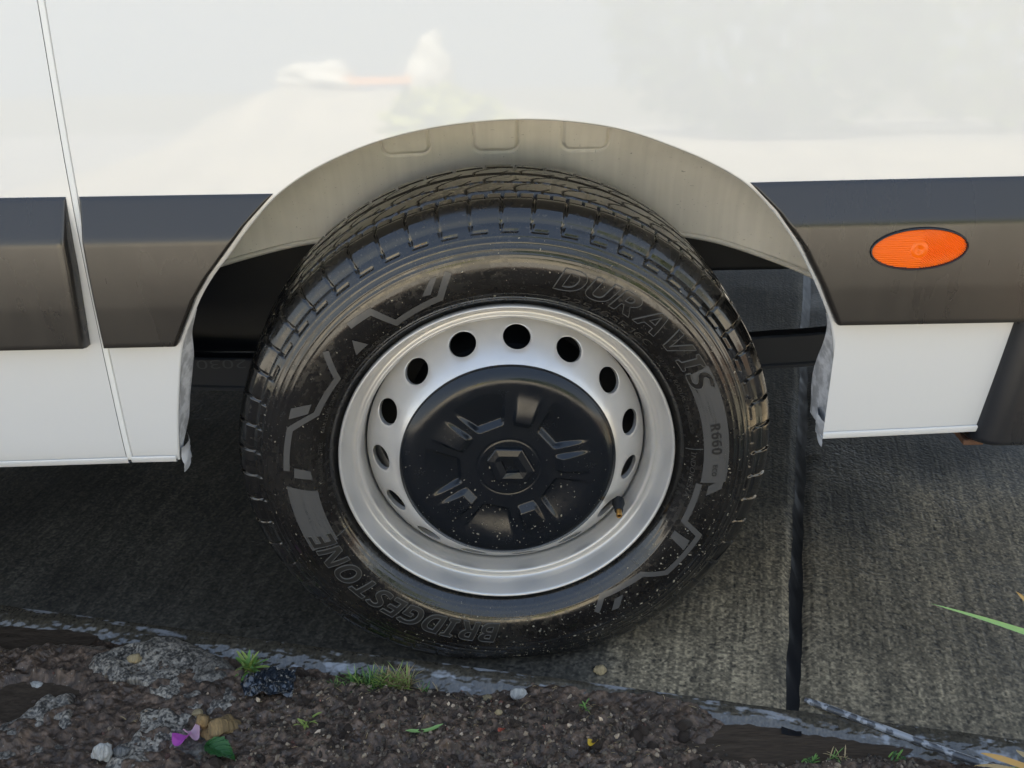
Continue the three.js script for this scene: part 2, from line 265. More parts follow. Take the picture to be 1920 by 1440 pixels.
// ---- side skin: rows of points between a lower bound polyline and the roof, in columns
function skin(cols, name, parent, mat) {                     // cols: [{x,y0}] in order of x
  const TOP = 2.47, nv = 120;
  return mesh(name, gridGeo(cols.length - 1, nv, (a, b, i) => {
    const c = cols[i], YM = 0.81; const y = b < 0.4 ? lerp(c.y0, YM, b / 0.4) : lerp(YM, TOP, Math.pow((b - 0.4) / 0.6, 1.5)) - (b === 1 ? 0.0001 : 0);
    return V(c.x, y, Zb(y));
  }, (a, b, p) => [p.x, p.y]), mat, parent);
}
{
  // quarter panel round the wheel. Its lower bound runs along sill, arch, sill (monotone in x).
  const cols = [{ x: SEAM + 0.0042, y0: SILL }];
  cols.push({ x: XL - 0.012, y0: SILL });
  let lastX = XL - 0.001;
  // left limb: the arch edge leans, so keep only points that advance in x
  cols.push({ x: lastX, y0: SILL });
  for (const p of ARCH) if (p.x > lastX + 0.00005 && p.x < XR + 0.02) { cols.push({ x: p.x, y0: p.y }); lastX = p.x; if (lastX >= 0.3945) break; }
  M_right(cols, lastX);
  function M_right(c, lx) { const xr = lx + 0.0004; c.push({ x: xr, y0: SILLR }); for (let x = xr + 0.02; x < 0.98; x += 0.02) c.push({ x, y0: SILLR + 0.0065 * (x - xr) / 0.19 }); c.push({ x: 0.98, y0: 0.40 }); }
  skin(cols, 'quarter_panel', van, M.paint);
  const dl = []; for (let x = -3.05; x < SEAM - 0.0042; x += 0.05) dl.push({ x, y0: SILL - 0.004 + 0.05 * (SEAM - x) * 0.32 * -1 * 0 + (x - SEAM) * 0.035 * 0.4 });
  dl.push({ x: SEAM - 0.0042, y0: SILL - 0.001 });
  skin(dl, 'front_side_panel', van, M.paint);
  // seam bead, slightly recessed
  const seam = gridGeo(16, 160, (a, b) => { const y = lerp(SILL + 0.001, 2.2, Math.pow(b, 1.6)); const k = Math.abs(a - 0.5) * 2; return V(SEAM + (a - 0.5) * 0.0088, y, Zb(y) + 0.0012 - 0.0030 * sm(0.62, 1.0, k)); }, null);
  mesh('panel_seam', seam, M.sealant, van);
}
// rolled lip of the arch and sill ends
{
  const pr = [[0, 0], [0.0012, -0.0006], [0.0022, -0.0022], [0.0020, -0.0045], [0.0008, -0.009]];   // (into the opening, depth)
  const n = ARCH.length - 1;
  const g = gridGeo(n, pr.length - 1, (a, b, i, j) => {
    const p = ARCH[i], q = ARCH[Math.min(n, i + 1)], o = ARCH[Math.max(0, i - 1)];
    const tx = q.x - o.x, ty = q.y - o.y, l = Math.hypot(tx, ty); return V(p.x + ty / l * pr[j][0], p.y - tx / l * pr[j][0], p.z + pr[j][1]);
  }, null, true);
  mesh('arch_lip', g, M.paint, van);
  // folded bottom flanges of the sills
  const fl = (x0, x1, y0, y1) => gridGeo(60, 4, (a, b, i, j) => { const x = lerp(x0, x1, a), y = lerp(y0, y1, a); const q = [[0.0065, 0.0012], [0.0045, 0.0030], [-0.0020, 0.0026], [-0.0034, 0.0006], [-0.0030, -0.02]][j]; return V(x, y + q[0], Zb(y + Math.max(0, q[0])) + q[1]); }, null, true);
  mesh('sill_flange', fl(SEAM + 0.002, XL - 0.001, SILL, SILL), M.paint, van);
  mesh('sill_flange', fl(-3.0, SEAM - 0.002, SILL - 0.004 - 0.035, SILL - 0.001), M.paint, van);
  mesh('sill_flange', fl(0.395, 0.598, SILLR, SILLR + 0.0065), M.paint, van);
}
// ---- wheel house: a dished painted shell behind the arch
{
  const bot = [[-0.43, 0.528], [-0.36, 0.548], [-0.28, 0.566], [-0.15, 0.58], [0, 0.585], [0.15, 0.578], [0.28, 0.561], [0.36, 0.535], [0.44, 0.500], [0.47, 0.48]];
  const bc = new THREE.CatmullRomCurve3(bot.map(([x, y]) => V(x, y, 0))).getPoints(200).map(p => [p.x, p.y]);
  const top = ARCH.filter((p, i) => p.y > (p.x < 0 ? 0.628 : 0.592)); const t0 = top[0], t1 = top[top.length - 1];
  const pads = [[760, 262, 38, 24], [929, 250, 36, 32], [1098, 248, 37, 30]].map(([x, y, w, h]) => ({ x, y, w, h }));
  const nu = 620, nv = 240, ZI = -0.225;
  const ap = u => { const q = u * (top.length - 1), k = Math.min(top.length - 2, Math.floor(q)), f = q - k; return top[k].clone().lerp(top[k + 1], f); };
  const proj = p => { const d = p.clone().sub(CAM), w = d.dot(FWD); return [960 + F * d.dot(RGT) / w, 720 - F * d.dot(UPV) / w]; };
  const padPos = pads.map(p => { const q = onZ(p.x, p.y, -0.195); return { x: q.x, w: p.w / 1250, y0: onZ(p.x, p.y + p.h + 4, -0.205).y }; });
  const g = gridGeo(nu, nv, (u, v) => {
    const p = ap(u); p.z -= 0.007; const xi = p.x * (1.02 + 0.24 * Math.pow(Math.abs(u - 0.5) * 2, 3)), yb = curveAt(bc, xi), s = v;
    const c = Math.cos(s * Math.PI / 2), sn = Math.sin(s * Math.PI / 2);
    const h = Math.max(0.004, p.y - 0.003 - yb);
    const q = V(lerp(p.x, xi, sn), yb + h * Math.pow(c, 0.62), lerp(p.z, ZI, Math.pow(sn, 0.72)));
    for (const d of padPos) {
      const ex = Math.abs(q.x - d.x) / d.w, ey = (q.y - d.y0);
      const dx = d.w - Math.abs(q.x - d.x), e = Math.min(dx, ey * 0.9); const r = 0.012;
      let e2 = e; if (dx < r && ey < r) e2 = r - Math.hypot(r - dx, r - ey);
      const k = sm(-0.002, 0.0035, e2); q.z += 0.006 * k; q.y += 0.0018 * k;
      const gr = Math.exp(-Math.pow((e2 + 0.0005) / 0.0016, 2)); q.z -= 0.005 * gr;
    }
    q.z += 0.002 * (fbm(q.x * 14, q.y * 14, 3, 501) - 0.5);
    return q;
  }, (u, v, p) => [p.x * 0.9, p.y * 0.9 + p.z * 0.6], true);
  mesh('wheel_arch_liner', g, M.arch, van);
  // folded rim along the liner's lower edge
  const rimPts = []; for (let i = 0; i <= 80; i++) { const x = lerp(-0.43, 0.465, i / 80); rimPts.push(V(x, curveAt(bc, x), ZI + 0.003)); }
  mesh('liner_edge', new THREE.TubeGeometry(new THREE.CatmullRomCurve3(rimPts), 120, 0.004, 6), M.arch, van);
}
// sill end caps, seen inside the arch
{
  const cap = (pts, depth, dir, name) => { // strip going inward from the arch edge
    return gridGeo(pts.length - 1, 10, (a, b, i) => { const p = pts[i]; const w = depth(p.y) * b; return V(p.x + dir * (0.0022 + 0.24 * w * Math.sin(b * 2.2) * (0.4 + 0.6 * sm(0.38, 0.5, p.y))) , p.y + 0.003 * (fbm(p.y * 60, b * 5, 3, 511) - 0.5) * b, Zb(p.y) - 0.004 - w); }, (a, b, p) => [p.y * 2, p.z * 2], dir < 0);
  };
  const L = ARCH.filter((p, i) => i < 150 && p.y < 0.58), R = ARCH.filter((p, i) => i > 200 && p.y < 0.56);
  mesh('sill_end', cap(L, y => 0.032 * sm(0.585, 0.50, y) * (0.35 + 0.65 * sm(0.385, 0.42, y)) + 0.002, 1), M.primer, van);
  mesh('sill_end', cap(R, y => 0.062 * sm(0.57, 0.42, y) + 0.002, -1), M.primer, van);
  // torn strips of underseal hanging at the corners
  for (const [px, py, s] of [[341, 848, 1], [1546, 800, -1]]) {
    const p = onZ(px, py, 0.025);
    const g = gridGeo(8, 14, (a, b) => V(p.x + s * (0.004 + 0.007 * Math.sin(a * 3) * (1 - b * 0.4)) + 0.004 * (fbm(a * 4 + px, b * 6, 2, 521) - 0.5), p.y + 0.018 - 0.036 * b + 0.003 * Math.sin(a * 5), p.z - 0.02 + 0.035 * a), null);
    mesh('underseal_strip', g, M.primer, van);
  }
}
// ---- black mouldings
function moulding(name, xl, xr, yb, yt, rl, rr, thick = 0.021) {
  const nu = 90, nv = 60;
  return mesh(name, gridGeo(nu, nv, (u0, v0) => {
    const v = v0, us = 0.5 - 0.5 * Math.cos(Math.PI * u0), u = us;                        // dense at the ends
    const vs = v < 0.12 ? 0.02 * v / 0.12 : v > 0.88 ? 0.98 + 0.02 * (v - 0.88) / 0.12 : 0.02 + 0.96 * (v - 0.12) / 0.76;
    const x0 = xl(vs), x1 = xr(vs), x = lerp(x0, x1, u), y = lerp(yb(x), yt(x), vs), H = yt(x) - yb(x);
    let m = thick * lerp(1, 0.10, 0.5 * (clamp((vs - 0.73) / 0.27) + clamp((vs - 0.76) / 0.24)));
    m = lerp(m, m * 0.93, clamp(1 - vs / 0.3));
    const e = Math.min((1 - vs) * H, vs * H, rl ? (x - x0) : 1, rr ? (x1 - x) : 1), r = 0.005;
    const k = e >= r ? 1 : Math.sqrt(Math.max(0, 1 - Math.pow(1 - e / r, 2)));
    return V(x, y, Zb(y) + 0.0006 + m * k);
  }, (a, b, p) => [p.x, p.y]), M.plastic, van);
}
{
  const B = (px, py) => onBody(px, py);
  const line = (a, b) => { const p = B(...a), q = B(...b); return x => lerp(p.y, q.y, (x - p.x) / (q.x - p.x)); };
  const edge = list => { const pts = list.map(a => B(...a)).map(p => [p.y, p.x]).sort((a, b) => a[0] - b[0]); return pts; };
  const yb1 = line([0, 650], [340, 642]), yt1 = line([0, 371], [515, 363]);
  const mk = (list, yb, yt) => { const e = edge(list); const y0 = e[0][0], y1 = e[e.length - 1][0]; return v => curveAt(e, lerp(y0, y1, v)); };
  moulding('side_moulding', v => -3.0, mk([[170, 645], [148, 505], [124, 373]]), yb1, yt1, false, true);
  moulding('side_moulding', mk([[200, 643], [172, 505], [149, 372]]), mk([[337, 641], [352, 603], [371, 556], [395, 515], [422, 479], [462, 424], [513, 368]]), yb1, yt1, true, true);
  const yb2 = line([1562, 603], [1900, 597]), yt2 = line([1404, 342], [1920, 330]);
  moulding('side_moulding', mk([[1564, 602], [1535, 530], [1499, 458], [1455, 395], [1406, 344]]), v => 0.985, yb2, yt2, true, false, 0.021);
}
// ---- amber side marker
{
  const c = B_(1723, 466), rx = 0.0528, ry = 0.0226, z0 = Zb(c.y) + 0.0206; const mk = grp('side_marker', van); tag(mk, 'oval amber side marker lamp'); delete mk.userData.category;
  function B_(px, py) { let z = 0.0655, p; for (let i = 0; i < 6; i++) { p = onZ(px, py, z); z = Zb(p.y) + 0.0206; } return p; }
  const tilt = 0.025;
  const tf = (x, y, z) => V(c.x + x * Math.cos(tilt) - y * Math.sin(tilt), c.y + x * Math.sin(tilt) + y * Math.cos(tilt), z0 + z);
  const bez = gridGeo(96, 10, (a, b) => { const th = a * 2 * Math.PI, f = b * Math.PI, k = 1.02 + 0.0; const o = 0.0015; return tf(Math.cos(th) * (rx + o + o * -Math.cos(f)), Math.sin(th) * (ry + o + o * -Math.cos(f)), 0.0045 * Math.sin(f) - 0.0004); });
  mesh('bezel', bez, M.bumper, mk);
  const lens = gridGeo(260, 90, (a, b) => {
    const th = a * 2 * Math.PI, x = Math.cos(th) * b, y = Math.sin(th) * b; const X = x * rx, Y = y * ry;
    let z = 0.0052 * (1 - b * b * 0.75) ;
    const d = Math.hypot(X + 0.001, Y * 1.0); if (d < 0.0105) z += -0.0026 * Math.exp(-Math.pow(d / 0.0045, 2)) + 0.0010 * Math.cos(d / 0.0105 * Math.PI) * 0.6;
    else z += 0.0007 * Math.sin((X > 0.003 ? (X * 0.8 + Y) : (Y)) * 2 * Math.PI / 0.0026) * (X > 0.003 ? 1 : 0.35);
    return tf(X, Y, z);
  });
  mesh('lens', lens, M.amber, mk);
  mesh('reflector', gridGeo(48, 3, (a, b) => { const th = a * 2 * Math.PI; return tf(Math.cos(th) * b * rx, Math.sin(th) * b * ry, 0.0006); }), M.amberBack, mk);
}
// ---- rear bumper wrap
{
  const top = onZ(1934, 520, 0.05), mid = onZ(1902, 600, 0.05), bot = onZ(1829, 812, 0.05);
  const xe = y => y > mid.y ? lerp(mid.x, top.x, (y - mid.y) / (top.y - mid.y)) : lerp(bot.x, mid.x, (y - bot.y) / (mid.y - bot.y));
  const y0 = onZ(1870, 836, 0.05).y, y1 = 0.60;
  mesh('rear_bumper', gridGeo(50, 60, (u, v) => {
    const y = lerp(y0, y1, v), xL = xe(y), w = 0.40, x = xL + w * Math.pow(u, 1.8), e = x - xL, r = 0.028;
    const k = e >= r ? 1 : Math.sqrt(Math.max(0, 1 - Math.pow(1 - e / r, 2)));
    const eb = Math.min(1, (y - y0) / 0.012), kb = Math.sqrt(Math.max(0, 1 - Math.pow(1 - eb, 2)));
    return V(x, y, 0.036 + (0.03 - 0.10 * Math.max(0, x - 0.8)) * k * (0.25 + 0.75 * kb) - 0.03 * (1 - kb) + 0.012 * (y - 0.45) / 0.1 * 0);
  }), M.bumper, van);
  const b = onZ(1812, 826, 0.03);
  mesh('bumper_bracket', boxG(b.x - 0.006, b.x + 0.02, b.y - 0.004, b.y + 0.004, -0.01, 0.036, 0.002), new THREE.MeshStandardMaterial({ color: lin(0.12, 0.06, 0.035), roughness: 0.8 }), van);
  mesh('bumper_rear', boxG(0.98, 1.12, 0.36, 0.60, -2.03, 0.02, 0.02), M.bumper, van);
}
// ---- the rest of the van's shell: far side, roof, ends, floor, cab, glass
{
  const TOPZ = -0.70, FARZ = -2.05;
  mesh('roof', boxG(-3.05, 0.98, 2.452, 2.468, -1.36, TOPZ + 0.004), M.paint, van);
  mesh('far_side_panel', gridGeo(2, 60, (a, b) => { const y = lerp(0.38, 2.47, b); return V(lerp(-3.05, 0.98, a), y, -2.06 - Zb(y)); }, null, true), M.paint, van);
  // rear end wall following the section
  const sec = []; for (let i = 0; i <= 40; i++) { const y = lerp(0.40, 2.469, i / 40); sec.push([Zb(y), y]); }
  const sh = new THREE.Shape(); sec.forEach(([z, y], i) => i ? sh.lineTo(-z, y) : sh.moveTo(-z, y)); for (let i = 40; i >= 0; i--) sh.lineTo(2.06 + sec[i][0], sec[i][1]);
  const rear = new THREE.ShapeGeometry(sh); rear.rotateY(Math.PI / 2); rear.translate(0.98, 0, 0); mesh('rear_door', rear, M.paint, van);
  // cab: bonnet, windscreen
  const cb = new THREE.Shape(); [[-3.05, 0.36], [-3.05, 2.46], [-3.35, 2.40], [-4.05, 1.42], [-4.72, 1.12], [-4.86, 0.80], [-4.86, 0.34], [-4.5, 0.34], [-4.42, 0.6], [-4.1, 0.78], [-3.75, 0.6], [-3.65, 0.36]].forEach(([x, y], i) => i ? cb.lineTo(x, y) : cb.moveTo(x, y));
  const cg = new THREE.ExtrudeGeometry(cb, { depth: 1.92, bevelEnabled: true, bevelSize: 0.04, bevelThickness: 0.05, bevelSegments: 3 }); cg.translate(0, 0, -1.99); mesh('cab', cg, M.paint, van);
  const ws = new THREE.BoxGeometry(0.01, 1.16, 1.6); ws.rotateZ(-0.62); ws.translate(-3.735, 1.93, -1.03); mesh('windscreen', ws, new THREE.MeshPhysicalMaterial({ color: lin(0.02, 0.025, 0.03), roughness: 0.05 }), van);
  mesh('floor', boxG(-3.1, 0.97, 0.63, 0.66, -2.04, -0.235), M.black, van);
  mesh('inner_sill', boxG(-3.1, -0.47, 0.40, 0.66, -0.10, -0.06), M.black, van);
  mesh('inner_sill', boxG(0.47, 0.97, 0.44, 0.66, -0.08, -0.05), M.black, van);
  mesh('chassis_rail', boxG(-3.1, -0.255, onZ(420, 662, -0.33).y, 0.62, -0.42, -0.33, 0.008), M.chassis, van);
  mesh('chassis_rail', boxG(-0.255, 0.97, onZ(1440, 508, -0.34).y, 0.635, -0.42, -0.34, 0.008), M.chassis, van);
  mesh('chassis_rail', boxG(-3.1, 0.97, 0.54, 0.635, -1.75, -1.66, 0.008), M.chassis, van);
  mesh('fuel_tank', boxG(-2.4, -0.30, 0.24, 0.62, -1.9, -0.60, 0.05), M.black, van);  // unseen tank, made large to block light under the left side
  // leaf spring along the van, behind the wheel
  const zs = -0.275, a = onZ(350, 692, zs), b2 = onZ(455, 695, zs), c = onZ(1420, 655, zs), d = onZ(1550, 645, zs);
  const sc = new THREE.CatmullRomCurve3([V(a.x - 0.5, a.y + 0.06, zs), a, b2, V(0, (b2.y + c.y) / 2 - 0.02, zs), c, d, V(d.x + 0.45, d.y + 0.07, zs)]);
  const sp = sc.getPoints(120), hs = 0.026, ds = 0.010;
  const ring = [[hs, -ds], [hs, ds], [hs - 0.003, ds + 0.002], [-hs + 0.006, ds + 0.002], [-hs + 0.003, ds + 0.004], [-hs - 0.002, ds + 0.004], [-hs - 0.003, -ds], [hs, -ds]];
  const spring = mesh('leaf_spring', gridGeo(120, ring.length - 1, (u, v, i, j) => { const p = sp[i]; return V(p.x, p.y + ring[j][0], p.z + ring[j][1]); }, null, false).toNonIndexed(), M.spring, van); spring.geometry.computeVertexNormals();
  van.userData.spring = undefined; delete van.userData.spring;
  mesh('axle_beam', new THREE.CylinderGeometry(0.04, 0.04, 1.7, 20).rotateX(Math.PI / 2).translate(0, AX, -1.03), M.black, van);
  mesh('brake_plate', new THREE.CylinderGeometry(0.182, 0.182, 0.006, 48).rotateX(Math.PI / 2).translate(0, AX, -0.135), M.black, van);
  mesh('brake_drum', new THREE.CylinderGeometry(0.14, 0.14, 0.10, 40).rotateX(Math.PI / 2).translate(0, AX, -0.115), M.chassis, van);
}

// ================================================================ WHEEL
const wheel = grp('wheel', van); wheel.position.set(0, AX, 0); wheel.rotation.y = 0.045; tag(wheel, 'silver steel wheel with a black hub cap and branded tyre'); delete wheel.userData.category; wheel.userData.label = 'silver steel wheel with a black hub cap';
const SIDE = [[0.219, -0.008], [0.2235, -0.004], [0.2268, 0.0016], [0.2300, 0.0062], [0.236, 0.0118], [0.243, 0.0165], [0.250, 0.0196], [0.258, 0.0219], [0.267, 0.0233], [0.276, 0.0237], [0.285, 0.0233], [0.294, 0.0218], [0.303, 0.0195], [0.311, 0.0163], [0.318, 0.0125], [0.3235, 0.0088], [0.3275, 0.0050]];
const sideC = new THREE.CatmullRomCurve3(SIDE.map(([r, z]) => V(r, z, 0)), false, 'centripetal').getPoints(400).map(p => [p.x, p.y]);
const ringBump = r => { let b = 0; for (const [c, w, h] of [[0.2932, 0.0007, 0.0008], [0.3005, 0.0007, 0.0008], [0.3082, 0.0008, 0.0009], [0.2438, 0.0006, 0.0007], [0.2365, 0.0006, 0.0006], [0.2315, 0.0009, 0.0010], [0.3145, 0.0008, 0.0009]]) { const d = (r - c) / w; if (Math.abs(d) < 3) b += h * Math.exp(-d * d); } return b; };
const sideZ = r => curveAt(sideC, r);
const ZC = -0.0895;
function squash(p) { // flat where the tyre carries the van
  const lim = -AX + 0.0005; if (p.y < lim + 0.02) { const r0 = p.y; const k = lim + 0.02 - p.y; const y = lim + 0.02 - 0.02 * (1 - Math.exp(-k / 0.02)); p.y = Math.max(lim, y - 0.0); p.z += (p.z > ZC ? 1 : -1) * 0.25 * (y - r0) * sm(0.05, 0.09, Math.abs(p.z - ZC)); } return p;
}
function onSide(a, r, lift = 0) { // a counterclockwise from +x as seen from outside
  const z = sideZ(r), dz = (sideZ(r + 0.001) - sideZ(r - 0.001)) / 0.002, l = Math.hypot(1, dz); const rr = r - dz / l * lift, zz = z + lift / l;
  return squash(V(Math.cos(a) * rr, Math.sin(a) * rr, zz));
}
{ // the tyre: one continuous surface, bead to bead, with the tread cut in
  const NB = 56, N = NB * 30;
  const rows = [];                                            // [r, z, zone]
  for (let i = 0; i <= 84; i++) { const r = lerp(0.219, 0.3275, i / 84); rows.push([r, sideZ(r) + ringBump(r), 0]); }
  const z1 = 0.0050, z2 = 2 * ZC - z1, half = (z1 - z2) / 2;
  const crown = z => { const d = Math.abs(z - ZC); if (d < 0.076) return 0.3525 - 0.0030 * Math.pow(d / 0.076, 2); const t = (d - 0.076) / (half - 0.076); return 0.3495 - 0.0220 * (0.28 * t + 0.72 * (1 - Math.sqrt(Math.max(0, 1 - t * t * 0.985))) / (1 - Math.sqrt(0.015))); };
  const nt = 128; for (let i = 1; i < nt; i++) { const f = i / nt; const e = f < 0.12 ? 0.5 * f * f / 0.12 + 0 : f > 0.88 ? 1 - 0.5 * (1 - f) * (1 - f) / 0.12 : f; const ff = (f < 0.12 || f > 0.88) ? e * 1 : e; const q = f < 0.12 ? 0.06 * Math.pow(f / 0.12, 1.4) + 0.06 * (f / 0.12) : f > 0.88 ? 1 - (0.06 * Math.pow((1 - f) / 0.12, 1.4) + 0.06 * ((1 - f) / 0.12)) : f; const z = lerp(z1, z2, q); rows.push([crown(z), z, 1]); }
  for (const [r, z] of [...SIDE].reverse()) rows.push([r, 2 * ZC - z, 2]);
  const P = 2 * Math.PI / NB;
  const groove = (d, w, depth) => depth * (1 - sm(w * 0.5 - 0.0004, w * 0.5 + 0.0009, Math.abs(d)));
  function cut(a, r, z, zone) {
    let g = 0; const L = a * 0.345;
    const ph = (x, per) => { const q = x / per; return (q - Math.round(q)) * per; };
    const PL = P * 0.345;
    if (zone === 1) {
      const saw = Math.abs(ph(L, PL * 0.5)) * 0.03;
      g = Math.max(g, groove(z + 0.0385 + saw * 0.6, 0.0066, 0.0092), groove(z + 0.0755 + 0.0022 * Math.sin(L / PL * Math.PI), 0.0036, 0.006), groove(z + 0.112 - saw, 0.008, 0.0075), groove(z + 0.147, 0.006, 0.0065));
      // outer shoulder: full lateral grooves and short half-pitch ones
      if (z > -0.036) { const sh = -0.10 * (z + 0.01); g = Math.max(g, groove(ph(L + sh, PL), lerp(0.0026, 0.0034, sm(-0.03, 0, z)), lerp(0.0046, 0.0026, sm(-0.02, 0.004, z)))); if (z < -0.019) g = Math.max(g, groove(ph(L + sh + PL / 2, PL), 0.0022, 0.0045)); g = Math.max(g, groove(z + 0.0185, 0.0012, 0.0018)); }
      // centre ribs: curved sipes
      const rib = (zA, zB, k, off) => { if (z < zA && z > zB) { const q = (zA - z) / (zA - zB); const dd = ph(L + off + k * (0.030 * q - 0.014 * Math.sin(q * Math.PI)), PL * 1.5); g = Math.max(g, groove(dd, 0.0019, 0.0042 * sm(-0.05, 0.2, q))); const d2 = ph(L + off + PL * 0.75 + k * 0.03 * q, PL * 1.5); if (q < 0.35) g = Math.max(g, groove(d2, 0.0014, 0.003)); } };
      rib(-0.042, -0.0745, 1, 0); rib(-0.0765, -0.108, 1, PL * 0.6); rib(-0.115, -0.144, 1, PL * 0.3);
      if (z < -0.149) g = Math.max(g, groove(ph(L + 0.1 * z, PL), 0.0034, 0.005));
    } else if (zone === 0 && r > 0.3175) {                   // groove tails and hooks on the shoulder
      const ls = a * r, pl = P * r, sh = -0.0015;
      g = Math.max(g, groove(ph(ls + sh, pl), 0.0030, 0.0008 * sm(0.3175, 0.325, r) + 0.0009));
      if (r < 0.3212) { const d = ph(ls + sh + pl * 0.28, pl); if (Math.abs(d) < pl * 0.27) g = Math.max(g, groove(r - 0.3192, 0.0016, 0.0014)); }
    } else if (zone === 2 && r > 0.320) g = groove(ph(a * r, P * r), 0.003, 0.004);
    return g;
  }
  const g = gridGeo(N, rows.length - 1, (u, v, i, j) => {
    const a = (i % N) / N * 2 * Math.PI, [r, z, zone] = rows[j]; const c = cut(a, r, z, zone);
    const ir = zone === 0 ? sm(0.315, 0.328, r) : zone === 2 ? 1 : 1;
    const rr = r - c * (zone === 0 ? 0.55 + 0.45 * ir : 1), zz = z - (zone === 0 ? c * 0.8 : 0);
    return squash(V(Math.cos(a) * rr, Math.sin(a) * rr, zz));
  }, (u, v, p) => [u * 2.2 * 2, v * 0.55 * 2], false);
  { // close the seam of normals
    const n = g.attributes.normal, W = N + 1; for (let j = 0; j < rows.length; j++) { const x = n.getX(j * W) + n.getX(j * W + N), y = n.getY(j * W) + n.getY(j * W + N), z = n.getZ(j * W) + n.getZ(j * W + N), l = Math.hypot(x, y, z); n.setXYZ(j * W, x / l, y / l, z / l); n.setXYZ(j * W + N, x / l, y / l, z / l); }
  }
  mesh('tyre', g, M.rubber, wheel);
}
// ---- raised lettering and bands of the sidewall
const tess = new TessellateModifier(0.005, 6);
const toPolar = (px, py) => { let z = 0.022, p; for (let i = 0; i < 6; i++) { p = onZ(px, py, z); p.y -= AX; z = sideZ(Math.hypot(p.x, p.y)); } return [Math.atan2(p.y, p.x), Math.hypot(p.x, p.y)]; };
const R0 = 0.27;
function fillPolar(shape, lift, mapXY) { // flat shape in (x,y) -> surface on the sidewall
  let g = new THREE.ShapeGeometry(shape, 4).toNonIndexed(); g = tess.modify(g); g.deleteAttribute('normal');
  const p = g.attributes.position; for (let i = 0; i < p.count; i++) { const [a, r] = mapXY(p.getX(i), p.getY(i)); const q = onSide(a, r, lift); p.setXYZ(i, q.x, q.y, q.z); }
  if (g.attributes.uv) for (let i = 0; i < p.count; i++) g.attributes.uv.setXY(i, p.getX(i), p.getY(i));
  g = mergeVertices(g, 1e-6); g.computeVertexNormals(); return g.toNonIndexed();
}
function ridge(pts, w, h, closed, mapXY) { // thin raised line along a polyline in flat coordinates
  const P = []; const n = pts.length, m = closed ? n : n - 1;
  for (let i = 0; i < m; i++) { const a = pts[i], b = pts[(i + 1) % n], d = Math.hypot(b[0] - a[0], b[1] - a[1]), k = Math.max(1, Math.ceil(d / 0.004)); for (let q = 0; q < k; q++) P.push([lerp(a[0], b[0], q / k), lerp(a[1], b[1], q / k)]); }
  if (!closed) P.push(pts[n - 1]); else P.push(P[0]);
  const off = P.map((p, i) => { const a = P[Math.max(0, i - 1)], b = P[Math.min(P.length - 1, i + 1)]; const dx = b[0] - a[0], dy = b[1] - a[1], l = Math.hypot(dx, dy) || 1; return [-dy / l, dx / l]; });
  const sec = [[-1, -0.0003], [-0.45, h], [0.45, h], [1, -0.0003]];
  const g = gridGeo(P.length - 1, 3, (u, v, i, j) => { const [s, l] = sec[j]; const [a, r] = mapXY(P[i][0] + off[i][0] * s * w / 2, P[i][1] + off[i][1] * s * w / 2); return onSide(a, r, l); });
  return g.toNonIndexed();
}
const arcMap = (aStart, rBase) => (x, y) => [aStart - x / R0, rBase + y];        // text runs clockwise, tops outward
const font = await new FontLoader().loadAsync('fonts/droid/droid_sans_bold.typeface.json');
const fontR = await new FontLoader().loadAsync('fonts/droid/droid_sans_regular.typeface.json');
function textShapes(fnt, str, size, shear, sx, gap = 0) {
  const out = []; let x = 0;
  for (const ch of str) {
    if (ch === ' ') { x += size * 0.35 * sx; continue; }
    const ss = fnt.generateShapes(ch, size); let mn = 1e9, mx = -1e9;
    const conv = pts => pts.map(p => [p.x, p.y]);
    const raw = ss.map(s => { const e = s.extractPoints(4); return { o: conv(e.shape), h: e.holes.map(conv) }; });
    for (const r of raw) for (const p of r.o) { mn = Math.min(mn, p[0]); mx = Math.max(mx, p[0]); }
    const tr = p => [x + (p[0] - mn) * sx + p[1] * shear, p[1]];
    for (const r of raw) out.push({ o: r.o.map(tr), h: r.h.map(h => h.map(tr)) });
    x += (mx - mn) * sx + size * 0.14 + gap;
  }
  out.width = x; return out;
}
const shapeOf = g => { const s = new THREE.Shape(g.o.map(p => new THREE.Vector2(...p))); for (const h of g.h) s.holes.push(new THREE.Path(h.map(p => new THREE.Vector2(...p)))); return s; };
const D2R = Math.PI / 180;
function placeText(fnt, str, size, shear, a0, a1, rBase, opt) { // spread the text from angle a0 clockwise to a1
  const raw = textShapes(fnt, str, size, shear, 1), need = (a0 - a1) * D2R * R0; const k = need / raw.width;
  const sh = textShapes(fnt, str, size, shear, k * (opt.sx || 1), 0); const gap = (need - sh.width) / Math.max(1, str.length - 1); const fin = textShapes(fnt, str, size, shear, k * (opt.sx || 1), gap);
  const map = arcMap(a0 * D2R, rBase), fill = [], edge = [];
  for (const g of fin) { if (opt.fill !== undefined) fill.push(fillPolar(shapeOf(g), opt.fill, map)); if (opt.ridge) { edge.push(ridge(g.o, opt.ridge, opt.h || 0.0008, true, map)); for (const h of g.h) edge.push(ridge(h, opt.ridge, opt.h || 0.0008, true, map)); } }
  if (fill.length) mesh('lettering', mergeGeometries(fill), opt.fm || M.rubberInk, wheel);
  if (edge.length) mesh('lettering', mergeGeometries(edge), M.rubberEdge, wheel);
}
